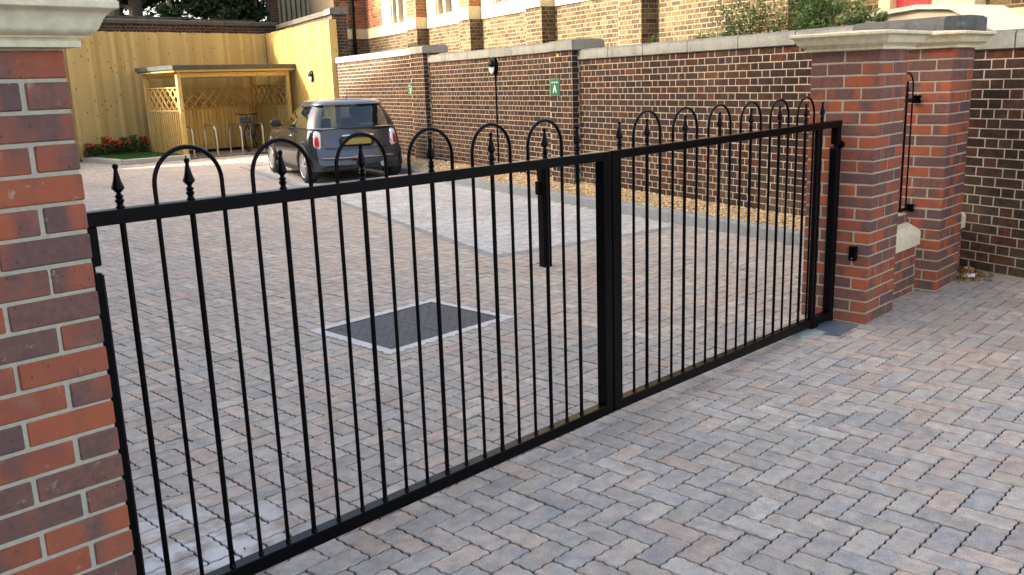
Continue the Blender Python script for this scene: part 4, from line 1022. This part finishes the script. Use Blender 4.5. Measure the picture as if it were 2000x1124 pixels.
fo = bt2('frame', [HT0, BBp], .026, frm); bt2('top_tube', [(.08, 0, .78), ST], .020, frm); bt2('seat_tube', [BBp, ST, (.745, 0, .90)], .016, frm)
for sy in (-.06, .06): bt2('chain_stay', [BBp, (WBK, sy, .345)], .009, frm); bt2('seat_stay', [ST, (WBK, sy, .345)], .008, frm); bt2('fork_blade', [(.09, sy*.8, .68), (.03, sy, .45), (0, sy, .345)], .011, brown)
bt2('head_tube', [HT0, HT1], .020, frm); bt2('stem', [HT1, (.05, 0, .95), (-.03, 0, .98)], .013, blk2)
bt2('handlebar', [(-.01, -.29, 1.0), (-.05, -.1, .98), (-.05, .1, .98), (-.01, .29, 1.0)], .013, blk2)
q = MB(); q.loft([[(x_, y_*.5, .95+z_) for (y_, z_) in ((-w_, -.01), (w_, -.01), (w_*.8, .03), (-w_*.8, .03))] for x_, w_ in ((.60, .03), (.68, .05), (.78, .13), (.86, .15), (.88, .10))]); q.build('saddle', red2, bk, smooth=True, recalc=True)
q = MB(); q.lathe([(.09, -.004), (.09, .004)], 20, (.60, -.05, .30), 'Y'); q.build('chainring', rim, bk)
bt2('crank', [(.60, -.065, .30), (.68, -.07, .16)], .009, rim); bt2('crank', [(.60, .065, .30), (.52, .07, .44)], .009, rim)
for (x_, y_, z_) in ((.68, -.11, .16), (.52, .11, .44)): q = MB(); q.cbox(x_-.045, x_+.045, y_-.04, y_+.04, z_-.01, z_+.012, .004); q.build('pedal', blk2, bk, recalc=True)
q = MB(); q.cbox(-.20, -.06, -.13, .13, .76, .90, .02); q.build('front_bag', plain('dark_blue_bag', (.03, .05, .10), .6), bk, recalc=True)
bt2('rear_rack', [(.74, 0, .74), (1.0, .05, .74), (1.18, .05, .74), (1.18, -.05, .74), (1.0, -.05, .74), (.74, 0, .74)], .006, brown)
q = MB(); q.tube([(WBK+.375*math.cos(a), 0, .345+.375*math.sin(a)) for a in [R(20)+R(140)*i/14 for i in range(15)]], .018, 6); q.build('mudguard', blk2, bk, smooth=True)
# ------------------------------------------------------------------ small grey hatchback
car = thing('parked_car', (3.95, 10.95, 0), 'small dark grey three door hatchback with paler grey roof parked on the pale bay', 'car', world=False, rz=-.329)
k = N('car_paint'); k.set(Base_Color=(.040, .046, .056, 1), Metallic=.5, Roughness=.26, Coat_Weight=.8, Coat_Roughness=.06); paint = k.m
k = N('car_roof_paint'); k.set(Base_Color=(.14, .155, .175, 1), Metallic=.5, Roughness=.32, Coat_Weight=.8, Coat_Roughness=.06); roofp = k.m  # paler blue grey than the body
chrome = plain('chrome', (.75, .76, .78), .12, metal=1); blkp = plain('car_black_plastic', (.014, .014, .015), .5); tyre = plain('car_tyre', (.016, .016, .016), .75); alloy = plain('alloy_wheel', (.62, .63, .65), .4, metal=.5)
k = N('car_glass'); tb = k.n('ShaderNodeBsdfTransparent', i_0=(.26, .31, .35, 1)); gl = k.n('ShaderNodeBsdfGlossy', i_0=(.9, .95, 1, 1), i_1=.03); fr_ = k.n('ShaderNodeFresnel', i_0=1.5)
mx = k.n('ShaderNodeMixShader', i_0=k.math('ADD', fr_.outputs[0], .03)); k.t.links.new(tb.outputs[0], mx.inputs[1]); k.t.links.new(gl.outputs[0], mx.inputs[2]); k.t.links.new(mx.outputs[0], k.t.nodes['Material Output'].inputs[0]); cglass = k.m
def interp(x, tab):
    if x <= tab[0][0]: return tab[0][1]
    for (a, b), (c, d_) in zip(tab[:-1], tab[1:]):
        if x <= c:
            t = (x-a)/(c-a); t = t*t*(3-2*t); return b+(d_-b)*t
    return tab[-1][1]
Wt = [(-.57, .70), (-.545, .75), (-.50, .785), (-.42, .815), (-.2, .84), (.3, .845), (1.6, .842), (2.45, .84), (2.72, .80), (2.92, .72), (3.03, .60), (3.07, .48)]
Zt_ = [(-.57, .925), (1.2, .925), (1.80, .915), (2.0, .885), (2.6, .80), (2.9, .71), (3.07, .58)]
WB_, RA = 2.467, .352
def zbot(y):
    z = .20 if y > -.42 else .20+(-.42-y)*.7
    if y > 2.8: z = .20
    for c in (0, WB_):
        dy = abs(y-c)
        if dy < RA: z = max(z, .295+math.sqrt(RA*RA-dy*dy))
    return z
def gwarp(z): return 0 if z < .55 else (.055*min(1, (z-.55)/.05) + .11*max(0, (z-.60)/.33))
ys = sorted(set([-.57, -.555, -.53, -.50, -.46, -.42, -.40]+[-RA+.002, RA-.002, WB_-RA+.002, WB_+RA-.002]+[-.34+i*.04 for i in range(18)]+[.45, .6, .8, 1.0, 1.2, 1.4, 1.6, 1.75, 1.85, 1.95, 2.05]+[2.467-.34+i*.04 for i in range(18)]+[2.85, 2.92, 2.98, 3.03, 3.06, 3.07]))
rings = []
for y in ys:
    W_, zb, zt = interp(y, Wt), zbot(y), interp(y, Zt_)
    endf = 1.0
    half = [(0, zb), (W_*.80, zb), (W_*.93, zb+.004), (W_*.965, zb+.03), (W_*.985, max(.36, zb+.05)), (W_*1.0, max(.48, zb+.07)), (W_*1.004, max(.58, zb+.09)), (W_*.998, max(.67, zb+.11)), (W_*.975, max(.78, zb+.15)), (W_*.945, max(.86, zb+.2)), (W_*.915, zt-.012), (W_*.885, zt), (W_*.5, zt+.014), (0, zt+.02)]
    half = [(x, min(z, zt+.02)) for x, z in half]
    bl_ = max(0, min(1, (-y-.0)/.57))**1.5 if y < 0 else 0
    rg = [(x, y+gwarp(z)*bl_-(0 if abs(y+.57) > .2 else .0), z) for x, z in half]
    rg = rg+[(-x, yy, z) for x, yy, z in reversed(rg[1:-1])]
    rings.append(rg)
# bow the tail out slightly in plan
def bow(p):
    x, y, z = p; f = max(0, min(1, (-y-.25)/.3)); return (x, y+f*.17*abs(x/.8)**2.6, z)
rings = [[bow(p_) for p_ in r_] for r_ in rings]
q = MB(); q.loft(rings); body = q.build('body', paint, car, smooth=True, sharp=38, recalc=True)
for c in (0, WB_):          # dark flares round the wheel arches
    for sx in (-1, 1):
        P = []
        for i in range(19):
            a = R(-8)+R(196)*i/18; y = c+RA*math.cos(a); z = .295+RA*math.sin(a); P.append((sx*(interp(y, Wt)*.995+.004), y, z))
        q = MB(); q.tube(P, .020, 8); q.build('wheel_arch', blkp, car, smooth=True)
for sx in (-1, 1):
    q = MB(); q.cbox(min(sx*.78, sx*.845), max(sx*.78, sx*.845), RA, WB_-RA, .185, .27, .012); q.build('sill', blkp, car, recalc=True)
q = MB(); q.cbox(-.64, .64, -.50, -.30, .22, .30, .02); q.build('rear_valance', blkp, car, recalc=True)
q = MB(); q.cbox(-.70, .70, -.30, 2.85, .19, .24, .01); q.build('underbody', blkp, car, recalc=True)
# wheels
for c in (0, WB_):
    for sx in (-1, 1):
        prof = [(.19, -.10), (.275, -.10), (.292, -.085), (.298, -.06), (.298, .06), (.292, .085), (.275, .098), (.215, .098), (.205, .085), (.205, .02)]
        q = MB(); q.lathe([(r, sx*h) for r, h in prof], 32, (sx*.757, c, .298), 'X'); wh = q.build('wheel', tyre, car, smooth=True, recalc=True)
        q = MB(); q.lathe([(.212, sx*.097), (.206, sx*.102), (.198, sx*.096), (.195, sx*.05)], 28, (sx*.757, c, .298), 'X', cap=False)
        for i in range(8):
            a = 2*math.pi*i/8; ca, sa = math.cos(a), math.sin(a)
            def sp(r, t, h): return (sx*(.757+h), c+ca*r-sa*t, .298+sa*r+ca*t)
            q.add([sp(.04, -.020, .10), sp(.04, .020, .10), sp(.205, .020, .088), sp(.205, -.020, .088), sp(.04, -.022, .05), sp(.04, .022, .05), sp(.205, .016, .05), sp(.205, -.016, .05)], [(0, 1, 2, 3), (0, 1, 5, 4), (1, 2, 6, 5), (2, 3, 7, 6), (3, 0, 4, 7)])
        q.lathe([(.058, sx*.06), (.056, sx*.102), (.03, sx*.108)], 16, (sx*.757, c, .298), 'X'); q.build('rim', alloy, wh, recalc=True)
        q = MB(); q.lathe([(.19, sx*.02), (.19, sx*.04)], 24, (sx*.757, c, .298), 'X'); q.build('brake_disc', plain('brake_dark', (.03, .028, .026), .6, metal=.2), wh)
# greenhouse
def plan(t):     # t: 0 belt, 1 roof edge
    w_ = .775+(.600-.775)*t; yr = -.40+.20*t; yf = 1.86-.62*t; dy = .03*math.sin(math.pi*t)
    pts = [(0, yr-.035-dy*.3), (.45*w_, yr-.025-dy*.3), (.76*w_, yr+.005), (.86*w_, yr+.03), (.955*w_, yr+.10), (.992*w_, yr+.22), (1.0*w_, yr+.30), (1.0*w_, .56-.06*t), (1.0*w_, .60-.06*t), (.985*w_, yf-.55+.15*t), (.955*w_, yf-.36+.1*t), (.90*w_, yf-.24+.05*t), (.86*w_, yf-.17), (.5*w_, yf-.04), (0, yf)]
    return pts, .925+.39*t
lv = []
for t in (0, .12, .35, .6, .85, 1.0):
    pts, z = plan(t); bulge = .045*math.sin(math.pi*(t*.9+.1))
    lv.append([(x*(1+bulge), y, z) for x, y in pts])
def gh(i0, i1, name, mat, sx, par=car, off=0, inner=None):
    q = MB(); n_ = i1-i0+1
    rr = [[(sx*p_[0], p_[1], p_[2]) for p_ in L[i0:i1+1]] for L in lv]
    q.loft(rr, closed=False, caps=False); return q.build(name, mat, par, smooth=True, sharp=60)
for sx in (-1, 1):
    gh(2, 5, 'rear_pillar', paint, sx); gh(5, 7, 'rear_quarter_window', cglass, sx); gh(7, 8, 'door_pillar', blkp, sx); gh(8, 10, 'door_window', cglass, sx); gh(10, 12, 'front_pillar', blkp, sx)
q = MB(); q.loft([[(-p_[0], p_[1], p_[2]) for p_ in reversed(L[1:3])]+[p_ for p_ in L[0:3]] for L in lv], closed=False, caps=False); rw_ = q.build('rear_window', cglass, car, smooth=True, sharp=60)
q = MB(); q.loft([[(-p_[0], p_[1], p_[2]) for p_ in L[12:14]]+[p_ for p_ in reversed(L[12:15])] for L in lv], closed=False, caps=False); q.build('windscreen', cglass, car, smooth=True, sharp=60)
pts, zr = plan(1.0); ring = [(x, y) for x, y in pts]; full = ring+[(-x, y) for x, y in reversed(ring[1:-1])]; cy_ = .45
rr = []
for f, z in ((1.0, zr-.006), (1.008, zr+.003), (1.0, zr+.018), (.965, zr+.040), (.89, zr+.062), (.76, zr+.080), (.55, zr+.092), (.28, zr+.098), (.06, zr+.099)): rr.append([(x*f*1.03, cy_+(y-cy_)*f-(.045*f*f if y < 0 else 0), z) for x, y in full])
q = MB(); q.loft(rr); roof = q.build('roof', roofp, car, smooth=True, sharp=50, recalc=True)
q = MB(); q.tube([(0, .0, zr+.095), (0, -.02, zr+.12), (0, -.10, zr+.22)], [.012, .006, .003], 6); q.build('aerial', blkp, roof)
# chrome belt line
P = [(x*1.012, y, .925) for x, y in plan(0)[0]][1:13]
q = MB(); q.tube(P, .010, 6); q.build('belt_moulding', chrome, car, smooth=True); q = MB(); q.tube([(-x, y, z) for x, y, z in P], .010, 6); q.build('belt_moulding', chrome, car, smooth=True)
# tail
def tailp(x, z, out=0):
    y = -.57+gwarp(z)*1.0; y += .17*abs(x/.8)**2.6*max(0, min(1, (-y-.25)/.3)); return (x, y-out, z)
P = [tailp(-.64+i*.08, .435, .008) for i in range(17)]
q = MB(); q.tube(P, .014, 6); q.build('bumper_strip', chrome, car, smooth=True)
P = [tailp(-.60+i*.1, .575, -.012) for i in range(13)]
def blob(c, ux, uz, nrm, a, b, dep, name, mat, par, n=18, pw=2.6, top=1.0):
    m = MB(); rg = []
    for f, h in ((1.0, -.02), (1.0, 0), (.92, dep*.6), (.7, dep*.9), (.3, dep)):
        rr = []
        for i in range(n):
            an = 2*math.pi*i/n; cx, sz = math.cos(an), math.sin(an)
            ex = abs(cx)**(2/pw)*(1 if cx > 0 else -1); ez = abs(sz)**(2/pw)*(1 if sz > 0 else -1)
            wf = top+(1-top)*(1-ez)/2
            rr.append(Vector(c)+ux*(a*f*ex*wf)+uz*(b*f*ez)+nrm*h)
        rg.append(rr)
    m.loft(rg); return m.build(name, mat, par, smooth=True, sharp=50, recalc=True)
lens = plain('tail_lens', (.55, .015, .02), .15, coat=.6); lensw = plain('pale_lens', (.75, .70, .70), .2)
for sx in (-1, 1):
    nrm = Vector((sx*.50, -.85, .10)).normalized(); ux = Vector((0, 0, 1)).cross(nrm).normalized(); uz = nrm.cross(ux)
    c = Vector((sx*.672, -.375, .735)); L = blob(c, ux, uz, nrm, .092, .165, .028, 'tail_light', chrome, car, top=.72)
    blob(c+nrm*.016, ux, uz, nrm, .074, .142, .026, 'pale_surround', lensw, L, top=.72); blob(c+nrm*.026-uz*.025, ux, uz, nrm, .054, .098, .024, 'red_lens', lens, L, top=.70)
yn = Vector((0, -1, 0)); xn = Vector((1, 0, 0)); zn = Vector((0, 0, 1))
tp = tailp(0, .70); pl_ = MB(); pl_.cbox(-.24, .24, tp[1]-.018, tp[1]-.006, .645, .75, .004); np_ = pl_.build('number_plate', plain('yellow_plate', (.36, .29, .05), .4), car, recalc=True)
q = MB(); q.cbox(-.30, .30, tp[1]-.010, tp[1]+.03, .63, .775, .01); q.build('plate_recess', blkp, car, recalc=True)
q = MB(); q.tube([(-.28, tp[1]-.03, .80), (0, tp[1]-.036, .805), (.28, tp[1]-.03, .80)], .016, 8); q.build('boot_handle', chrome, car, smooth=True)
q = MB(); q.tube([tailp(-.56, .60, -.012), tailp(-.3, .592, -.006), tailp(.3, .592, -.006), tailp(.56, .60, -.012)], .006, 6); q.build('boot_shut_line', blkp, car)
q = MB(); q.cbox(-.085, .085, -.578, -.54, .40, .465, .012); q.build('fog_light', lens, car, recalc=True)
q = MB(); q.lathe([(.045, -.60), (.045, -.40), (.038, -.40), (.036, -.60)], 16, (.40, 0, .295), 'Y'); q.build('exhaust', chrome, car, smooth=True)
q = MB(); q.lathe([(.034, -.585), (.034, -.58)], 16, (.40, 0, .295), 'Y'); q.build('exhaust_bore', blkp, car)
for sx in (-1, 1):
    blob((sx*.93, 1.46, 1.0), Vector((1, .0, 0)), zn, Vector((0, -1, 0)), .10, .068, .03, 'mirror', blkp, car); blob((sx*.93, 1.49, 1.0), xn, zn, Vector((0, 1, 0)), .10, .068, .09, 'mirror_shell', paint, car)
    q = MB(); q.tube([(sx*.80, 1.50, .95), (sx*.86, 1.50, .975)], .018, 8); q.build('mirror_stalk', blkp, car)
    q = MB(); q.tube([(sx*.855, .62, .80), (sx*.868, .66, .80), (sx*.868, .78, .80), (sx*.855, .82, .80)], .013, 8); q.build('door_handle', chrome, car, smooth=True)
    q = MB(); q.tube([(sx*.823, .50, .91), (sx*.846, .49, .66), (sx*.842, .47, .44), (sx*.83, .48, .30)], .004, 4); q.build('door_shut_line', blkp, car)
    q = MB(); q.lathe([(.02, .0), (.018, .006)], 12, (sx*.844, 1.92, .70), 'X'); q.build('side_repeater', plain('amber', (.7, .3, .05), .3), car)
    blob((sx*.56, 2.82, .70), xn, zn, Vector((0, 1, .35)).normalized(), .11, .13, .05, 'headlight', lensw, car)
# cabin
fab = plain('seat_fabric', (.02, .022, .03), .8)
def rbox(x0, x1, y0, y1, z0, z1, name, mat=fab, lean=0):
    q = MB(); q.cbox(x0, x1, y0, y1, z0, z1, .03); q.v = [(x, y-lean*(z-z0), z) for x, y, z in q.v]; return q.build(name, mat, car, recalc=True)
for x in (-.36, .36):
    st_ = rbox(x-.25, x+.25, .78, .92, .50, 1.06, 'seat_back', lean=.25); rbox(x-.25, x+.25, .80, 1.30, .36, .52, 'seat_cushion')
    rbox(x-.12, x+.12, .60, .69, 1.08, 1.25, 'headrest')
rbox(-.62, .62, .02, .14, .48, .90, 'rear_bench', lean=.15); rbox(-.66, .66, -.36, .02, .80, .835, 'parcel_shelf'); rbox(-.68, .68, 1.42, 1.68, .62, .90, 'dashboard')
q = MB(); q.add([(.10, -.352, .955), (.36, -.347, .955), (.36, -.335, 1.0), (.10, -.34, 1.0)], [(0, 1, 2, 3)]); q.build('window_sticker', plain('blue_white_sticker', (.45, .65, .85), .5), car)
q = MB(); q.tube([(.0, -.405, .95), (-.05, -.395, .99), (-.34, -.36, 1.03)], .008, 6); q.build('rear_wiper', blkp, car)

# ------------------------------------------------------------------ lawn, kerb, flowers at the fence
lk = thing('lawn_kerb', (3.3, 18.9, 0), 'pale concrete kerb around the small lawn by the bike shelter', 'kerb')
pk = stone_mat('pale_kerb', (.42, .42, .39), (.28, .28, .25), .3, 6)
def kerbrun(A, B):
    A = Vector(A); B = Vector(B); L = (B-A).length; d_ = (B-A)/L; nn = Vector((d_.y, -d_.x, 0)); n_ = max(1, round(L/.9)); w_ = L/n_
    for i in range(n_):
        a = A+d_*w_*i; b = A+d_*(w_*(i+1)-.008); pf = [(0, -.02), (0, .10), (.02, .12), (.12, .12), (.12, -.02)]
        q = MB(); q.loft([[a+nn*u*-1+Vector((0, 0, z)) for u, z in pf], [b+nn*u*-1+Vector((0, 0, z)) for u, z in pf]]); q.build('kerb_stone', pk, lk, recalc=True)
kerbrun((3.25, 18.95, 0), (4.72, 18.80, 0)); kerbrun((3.18, 21.15, 0), (3.22, 18.98, 0))
q = MB(); q.add([(3.3, 19.0, .10), (4.79, 18.87, .10), (4.79, 21.19, .13), (3.25, 21.19, .13), (3.3, 19.0, -.02), (4.79, 18.87, -.02)], [(0, 1, 2, 3), (0, 1, 5, 4)]); struct(q.build('lawn', plain('lawn_soil', (.035, .06, .015), .95, nz=.3, nsc=10)))
gr = MB()
for _ in range(9000):
    x, y = random.uniform(3.3, 4.78), random.uniform(18.95, 21.1); h = random.uniform(.02, .05); a = random.random()*6.3; z = .10+.012*(y-19); w_ = .006
    gr.add([(x-w_*math.cos(a), y-w_*math.sin(a), z), (x+w_*math.cos(a), y+w_*math.sin(a), z), (x+random.gauss(0, .015), y+random.gauss(0, .015), z+h)], [(0, 1, 2)], (random.random(), 0, 0))
gmat = leaf_mat('grass_blade', (.035, .11, .012), (.075, .19, .03), .3)
o = stuff(gr.build('grass', gmat)); tag(o, 'small patch of bright green mown grass beside the bike shelter', 'grass')
def leaves(mb, n, fn, smin, smax, asp=2.0, up_=0.0):
    for _ in range(n):
        c, sh_ = fn(); r = random.uniform(smin, smax)
        a = Vector((random.gauss(0, 1), random.gauss(0, 1), random.gauss(0, .8)+up_)).normalized(); b = a.cross(Vector((random.gauss(0, 1), random.gauss(0, 1), random.gauss(0, 1)))).normalized(); nn = a.cross(b)
        c = Vector(c); A, B = a*r, b*r/asp
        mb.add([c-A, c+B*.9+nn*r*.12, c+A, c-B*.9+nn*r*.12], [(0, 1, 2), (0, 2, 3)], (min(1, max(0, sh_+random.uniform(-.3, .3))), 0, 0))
fleaf = leaf_mat('bedding_leaf', (.018, .05, .012), (.06, .13, .03)); fred = leaf_mat('red_petal', (.42, .012, .012), (.70, .05, .03), .2)
FLW = ['red bedding flowers nearest the left pillar edge', 'low red flowering plant second from the left along the fence', 'tall leafy plant with the brightest red blooms by the fence', 'red flowering plant right of the brightest blooms', 'leafy plant with few red blooms in the middle of the bed', 'dark green rounded shrub near the shelter side', 'red blooms tight against the shelter side panel']
for i, (x, hgt, nb, lb) in enumerate(zip((3.28, 3.48, 3.70, 3.92, 4.15, 4.40, 4.66), (.32, .30, .46, .36, .42, .46, .42), (26, 20, 50, 30, 12, 2, 32), FLW)):
    t = thing('flowering_plant', (x, 20.85, .12), lb, 'plant', 'bedding plants along the fence')
    def fn():
        a = random.random()*6.3; r_ = random.random()**.6; z = random.random(); return ((x+.15*r_*math.cos(a)*(1.1-z*.5), 20.88+.16*r_*math.sin(a), .12+z*hgt), z)
    m = MB(); leaves(m, 420, fn, .018, .045, 1.8); stuff(m.build('foliage', fleaf, t))
    def fn2():
        a = random.random()*6.3; r_ = random.random()**.5; z = random.uniform(.55, 1.02); return ((x+.14*r_*math.cos(a), 20.82+.13*r_*math.sin(a), .12+z*hgt), z)
    m = MB(); leaves(m, nb*2, fn2, .018, .034, 1.2); stuff(m.build('blooms', fred, t))
    m = MB()
    for _ in range(5): m.tube([(x, 20.87, .12), (x+random.gauss(0, .06), 20.87+random.gauss(0, .05), .12+hgt*.8)], .004, 4)
    m.build('stems', plain('green_stem', (.05, .08, .02), .7), t)

# ------------------------------------------------------------------ shrubs behind the wall
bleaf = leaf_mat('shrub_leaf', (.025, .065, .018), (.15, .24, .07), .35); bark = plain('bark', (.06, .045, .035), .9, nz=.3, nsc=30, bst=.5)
def shrub(label, s, off, clumps, nleaf, smin, smax):
    base = PW(s, off, .3); t = thing('shrub', base, label, 'shrub', 'shrubs showing above the wall')
    m = MB()
    for (ds, do, z, r, nl) in clumps:
        tip = PW(s+ds, off+do, z); mid = base.lerp(tip, .55)+Vector((random.gauss(0, .05), random.gauss(0, .05), .15)); m.tube([base, mid, tip], [.014, .010, .004], 5)
        for _ in range(5):
            e = tip+Vector((random.gauss(0, r*.5), random.gauss(0, r*.5), random.gauss(0, r*.5))); m.tube([mid.lerp(tip, .6), e], [.005, .002], 4)
    m.build('branches', bark, t)
    m = MB()
    for (ds, do, z, r, nl) in clumps:
        c = PW(s+ds, off+do, z)
        def fn():
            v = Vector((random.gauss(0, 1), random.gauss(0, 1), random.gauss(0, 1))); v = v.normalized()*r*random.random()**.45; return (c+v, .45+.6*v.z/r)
        leaves(m, nl, fn, smin, smax, 2.2)
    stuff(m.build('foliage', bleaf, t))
    return t
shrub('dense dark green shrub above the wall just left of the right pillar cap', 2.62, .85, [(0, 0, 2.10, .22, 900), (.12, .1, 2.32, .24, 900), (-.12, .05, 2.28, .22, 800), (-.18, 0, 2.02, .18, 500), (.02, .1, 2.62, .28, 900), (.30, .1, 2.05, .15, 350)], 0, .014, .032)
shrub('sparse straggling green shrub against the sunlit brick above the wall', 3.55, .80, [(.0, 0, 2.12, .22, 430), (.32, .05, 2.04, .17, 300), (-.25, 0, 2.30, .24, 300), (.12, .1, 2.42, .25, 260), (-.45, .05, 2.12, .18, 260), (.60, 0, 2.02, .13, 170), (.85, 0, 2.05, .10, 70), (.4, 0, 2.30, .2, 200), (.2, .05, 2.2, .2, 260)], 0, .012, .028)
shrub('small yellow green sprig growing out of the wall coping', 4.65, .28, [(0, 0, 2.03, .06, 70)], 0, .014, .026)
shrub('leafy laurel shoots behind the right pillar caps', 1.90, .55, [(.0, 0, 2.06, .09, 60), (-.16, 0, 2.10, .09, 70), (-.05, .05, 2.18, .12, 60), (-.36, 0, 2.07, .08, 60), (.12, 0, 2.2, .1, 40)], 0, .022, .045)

# ------------------------------------------------------------------ dark trees beyond the far wall
tleaf = leaf_mat('dark_tree_leaf', (.008, .02, .008), (.030, .065, .024), .2)
def tree(label, x, y, hgt, tr, clumps, nl, trunk_top=None, group='dark trees beyond the far wall'):
    t = thing('tree', (x, y, 3.3), label, 'tree', group)
    m = MB(); pts = [(x, y, 3.0), (x+.05, y, 4.2), (x-.04, y+.05, 5.4), (x, y, hgt)]; m.tube(pts, [tr*1.2, tr, tr*.75, tr*.3], 10)
    for (dx, dy, z, r) in clumps:
        z0 = max(4.0, z-1.2); m.tube([(x, y, min(z0, hgt-.3)), (x+dx*.5, y+dy*.5, z-.3), (x+dx, y+dy, z)], [tr*.4, tr*.25, .01], 6)
    m.build('trunk', bark, t, smooth=True); m = MB()
    for (dx, dy, z, r) in clumps:
        c = Vector((x+dx, y+dy, z))
        def fn():
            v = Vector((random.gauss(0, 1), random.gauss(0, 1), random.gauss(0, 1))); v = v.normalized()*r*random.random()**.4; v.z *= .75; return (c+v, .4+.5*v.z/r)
        leaves(m, int(nl*r*r), fn, .05, .11, 2.0)
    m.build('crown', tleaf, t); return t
tree('dark tree with bare trunk behind the left pillar cap', 5.35, 23.4, 8.5, .16, [(-.8, .6, 5.4, 1.1), (.6, .9, 5.2, 1.0), (0, 1.4, 4.7, .9), (-1.6, .8, 4.8, 1.0), (.2, 0, 6.6, 1.4), (1.2, 1.2, 4.6, .8), (-1.0, -.4, 6.4, 1.3)], 900)
tree('dark tree standing just right of the bare trunk', 6.2, 23.9, 9, .18, [(.5, .8, 4.6, .9), (-.5, 1.0, 4.4, .9), (.9, .4, 5.6, 1.2), (0, 0, 6.8, 1.5), (-.9, .2, 5.8, 1.1), (1.6, 1.0, 4.7, .9)], 900)
tree('bushy dark evergreen overhanging the far wall above the shelter', 8.05, 22.9, 7.5, .12, [(0, -.2, 4.25, .55), (.55, 0, 4.15, .55), (-.45, 0, 4.05, .45), (.2, -.45, 3.75, .34), (.95, .1, 4.35, .5), (.0, .2, 5.1, 1.0), (.8, .3, 5.2, 1.0), (-.6, .5, 4.9, .9), (.1, -.6, 3.62, .22)], 2400)
tree('dark evergreen behind the corner of the far wall', 9.7, 24.5, 8, .15, [(0, 0, 4.8, .9), (.5, .3, 5.8, 1.1), (-.6, .2, 5.6, 1.1), (0, 1.2, 4.4, .9), (-.9, .8, 4.4, .9)], 900)
tree('large dark tree filling the gap at the very back', 6.9, 27.0, 10, .25, [(0, 0, 5.2, 1.6), (-2, 0, 5.2, 1.6), (2, 0, 5.4, 1.6), (-3.6, .5, 5.3, 1.6), (0, .5, 7.5, 2.2), (3.6, .6, 5.8, 1.5), (-2.5, .8, 7.4, 2.0), (0, 1, 4.2, 1.0), (-2.2, 1, 4.2, 1.0), (2.2, 1, 4.3, 1.0), (-3.8, 1, 4.3, 1.0)], 500)
tree('dense dark bush in the corner behind the brick post', 9.6, 23.2, 5.2, .06, [(0, 0, 3.75, .5), (.3, .5, 4.1, .5), (-.5, .4, 4.0, .5), (.1, .6, 4.6, .6), (-.5, .8, 4.7, .6)], 2200)
tree('low dark bush on the bank behind the boards', 6.55, 22.55, 4.2, .05, [(0, 0, 3.72, .22), (.2, .1, 3.78, .2), (-.15, 0, 3.85, .18)], 5000)
# pale fence beyond the far corner and dark brick post
pfn = thing('pale_picket_fence', (11, 23.3, 3.4), 'pale cream vertical board fence seen beyond the far wall corner', 'fence')
pm = plain('cream_board', (.22, .20, .12), .7, nz=.15, nsc=6)
for i in range(9):
    q = MB(); x = 10.28+i*.215; q.cbox(x, x+.12, 23.0+i*.05, 23.03+i*.05, 3.2, 5.2, .005); q.build('board', pm, pfn, recalc=True)
q = MB(); q.cbox(10.2, 11.9, 23.45, 23.5, 3.3, 5.1, .004); q.build('gap_backing', plain('dark_backing', (.07, .06, .04), .8), pfn, recalc=True)  # dark sheet added behind the boards so their gaps read dark
bp = thing('brick_post', (10.08, 22.9, 3.3), 'dark brick post left of the pale board fence', 'post')
q = MB(); q.box(9.94, 10.2, 22.8, 23.06, 3.2, 5.6); q.build('mortar', plain('post_mortar', (.16, .13, .10), .9), bp)
q = MB()
for (a, c, z) in lay(9.936, 10.204, 3.2, 5.6, HC): face_brick(q, Vector((0, 22.798, 0)), Vector((1, 0, 0)), Vector((0, -1, 0)), a, c, z, .0655, .005, dcol())
stuff(q.build('brickwork', MT['oldbrick_a'], bp))

# ------------------------------------------------------------------ neighbouring house left of the yard, outside the frame: its shade covers the near yard
nb = thing('neighbour_house', (-11.5, 8, 0), 'tall pale rendered house standing left of the yard, shading it', 'house')
HX0, HX1, HY0, HY1, HE = -16.5, -7.2, -3.0, 23.5, 9.2
q = MB(); q.box(HX0, HX1, HY0, HY1, -.05, HE); q.build('wall', plain('warm_render', (.20, .175, .145), .9, nz=.08, nsc=3), nb)
q = MB(); P = [(HX1+.3, HY0-.3, HE-.1), (HX1+.3, HY1+.3, HE-.1), ((HX0+HX1)/2, HY1+.3, HE+.35), ((HX0+HX1)/2, HY0-.3, HE+.35), (HX0-.3, HY1+.3, HE-.1), (HX0-.3, HY0-.3, HE-.1)]
q.add(P, [(0, 1, 2, 3), (3, 2, 4, 5), (0, 3, 5), (1, 4, 2)]); q.build('roof', plain('house_slate', (.09, .09, .10), .7), nb)
for fl_ in range(2):
    for i in range(7):
        y = -1.2+i*3.3; z = 1.2+fl_*3.0
        q = MB(); q.box(HX1-.01, HX1+.05, y-.08, y+1.28, z-.1, z+1.7); f_ = q.build('window', plain('white_frame', (.7, .7, .68), .5), nb)
        q = MB(); q.box(HX1+.03, HX1+.06, y, y+1.2, z, z+1.6); q.build('pane', glass_d, f_)
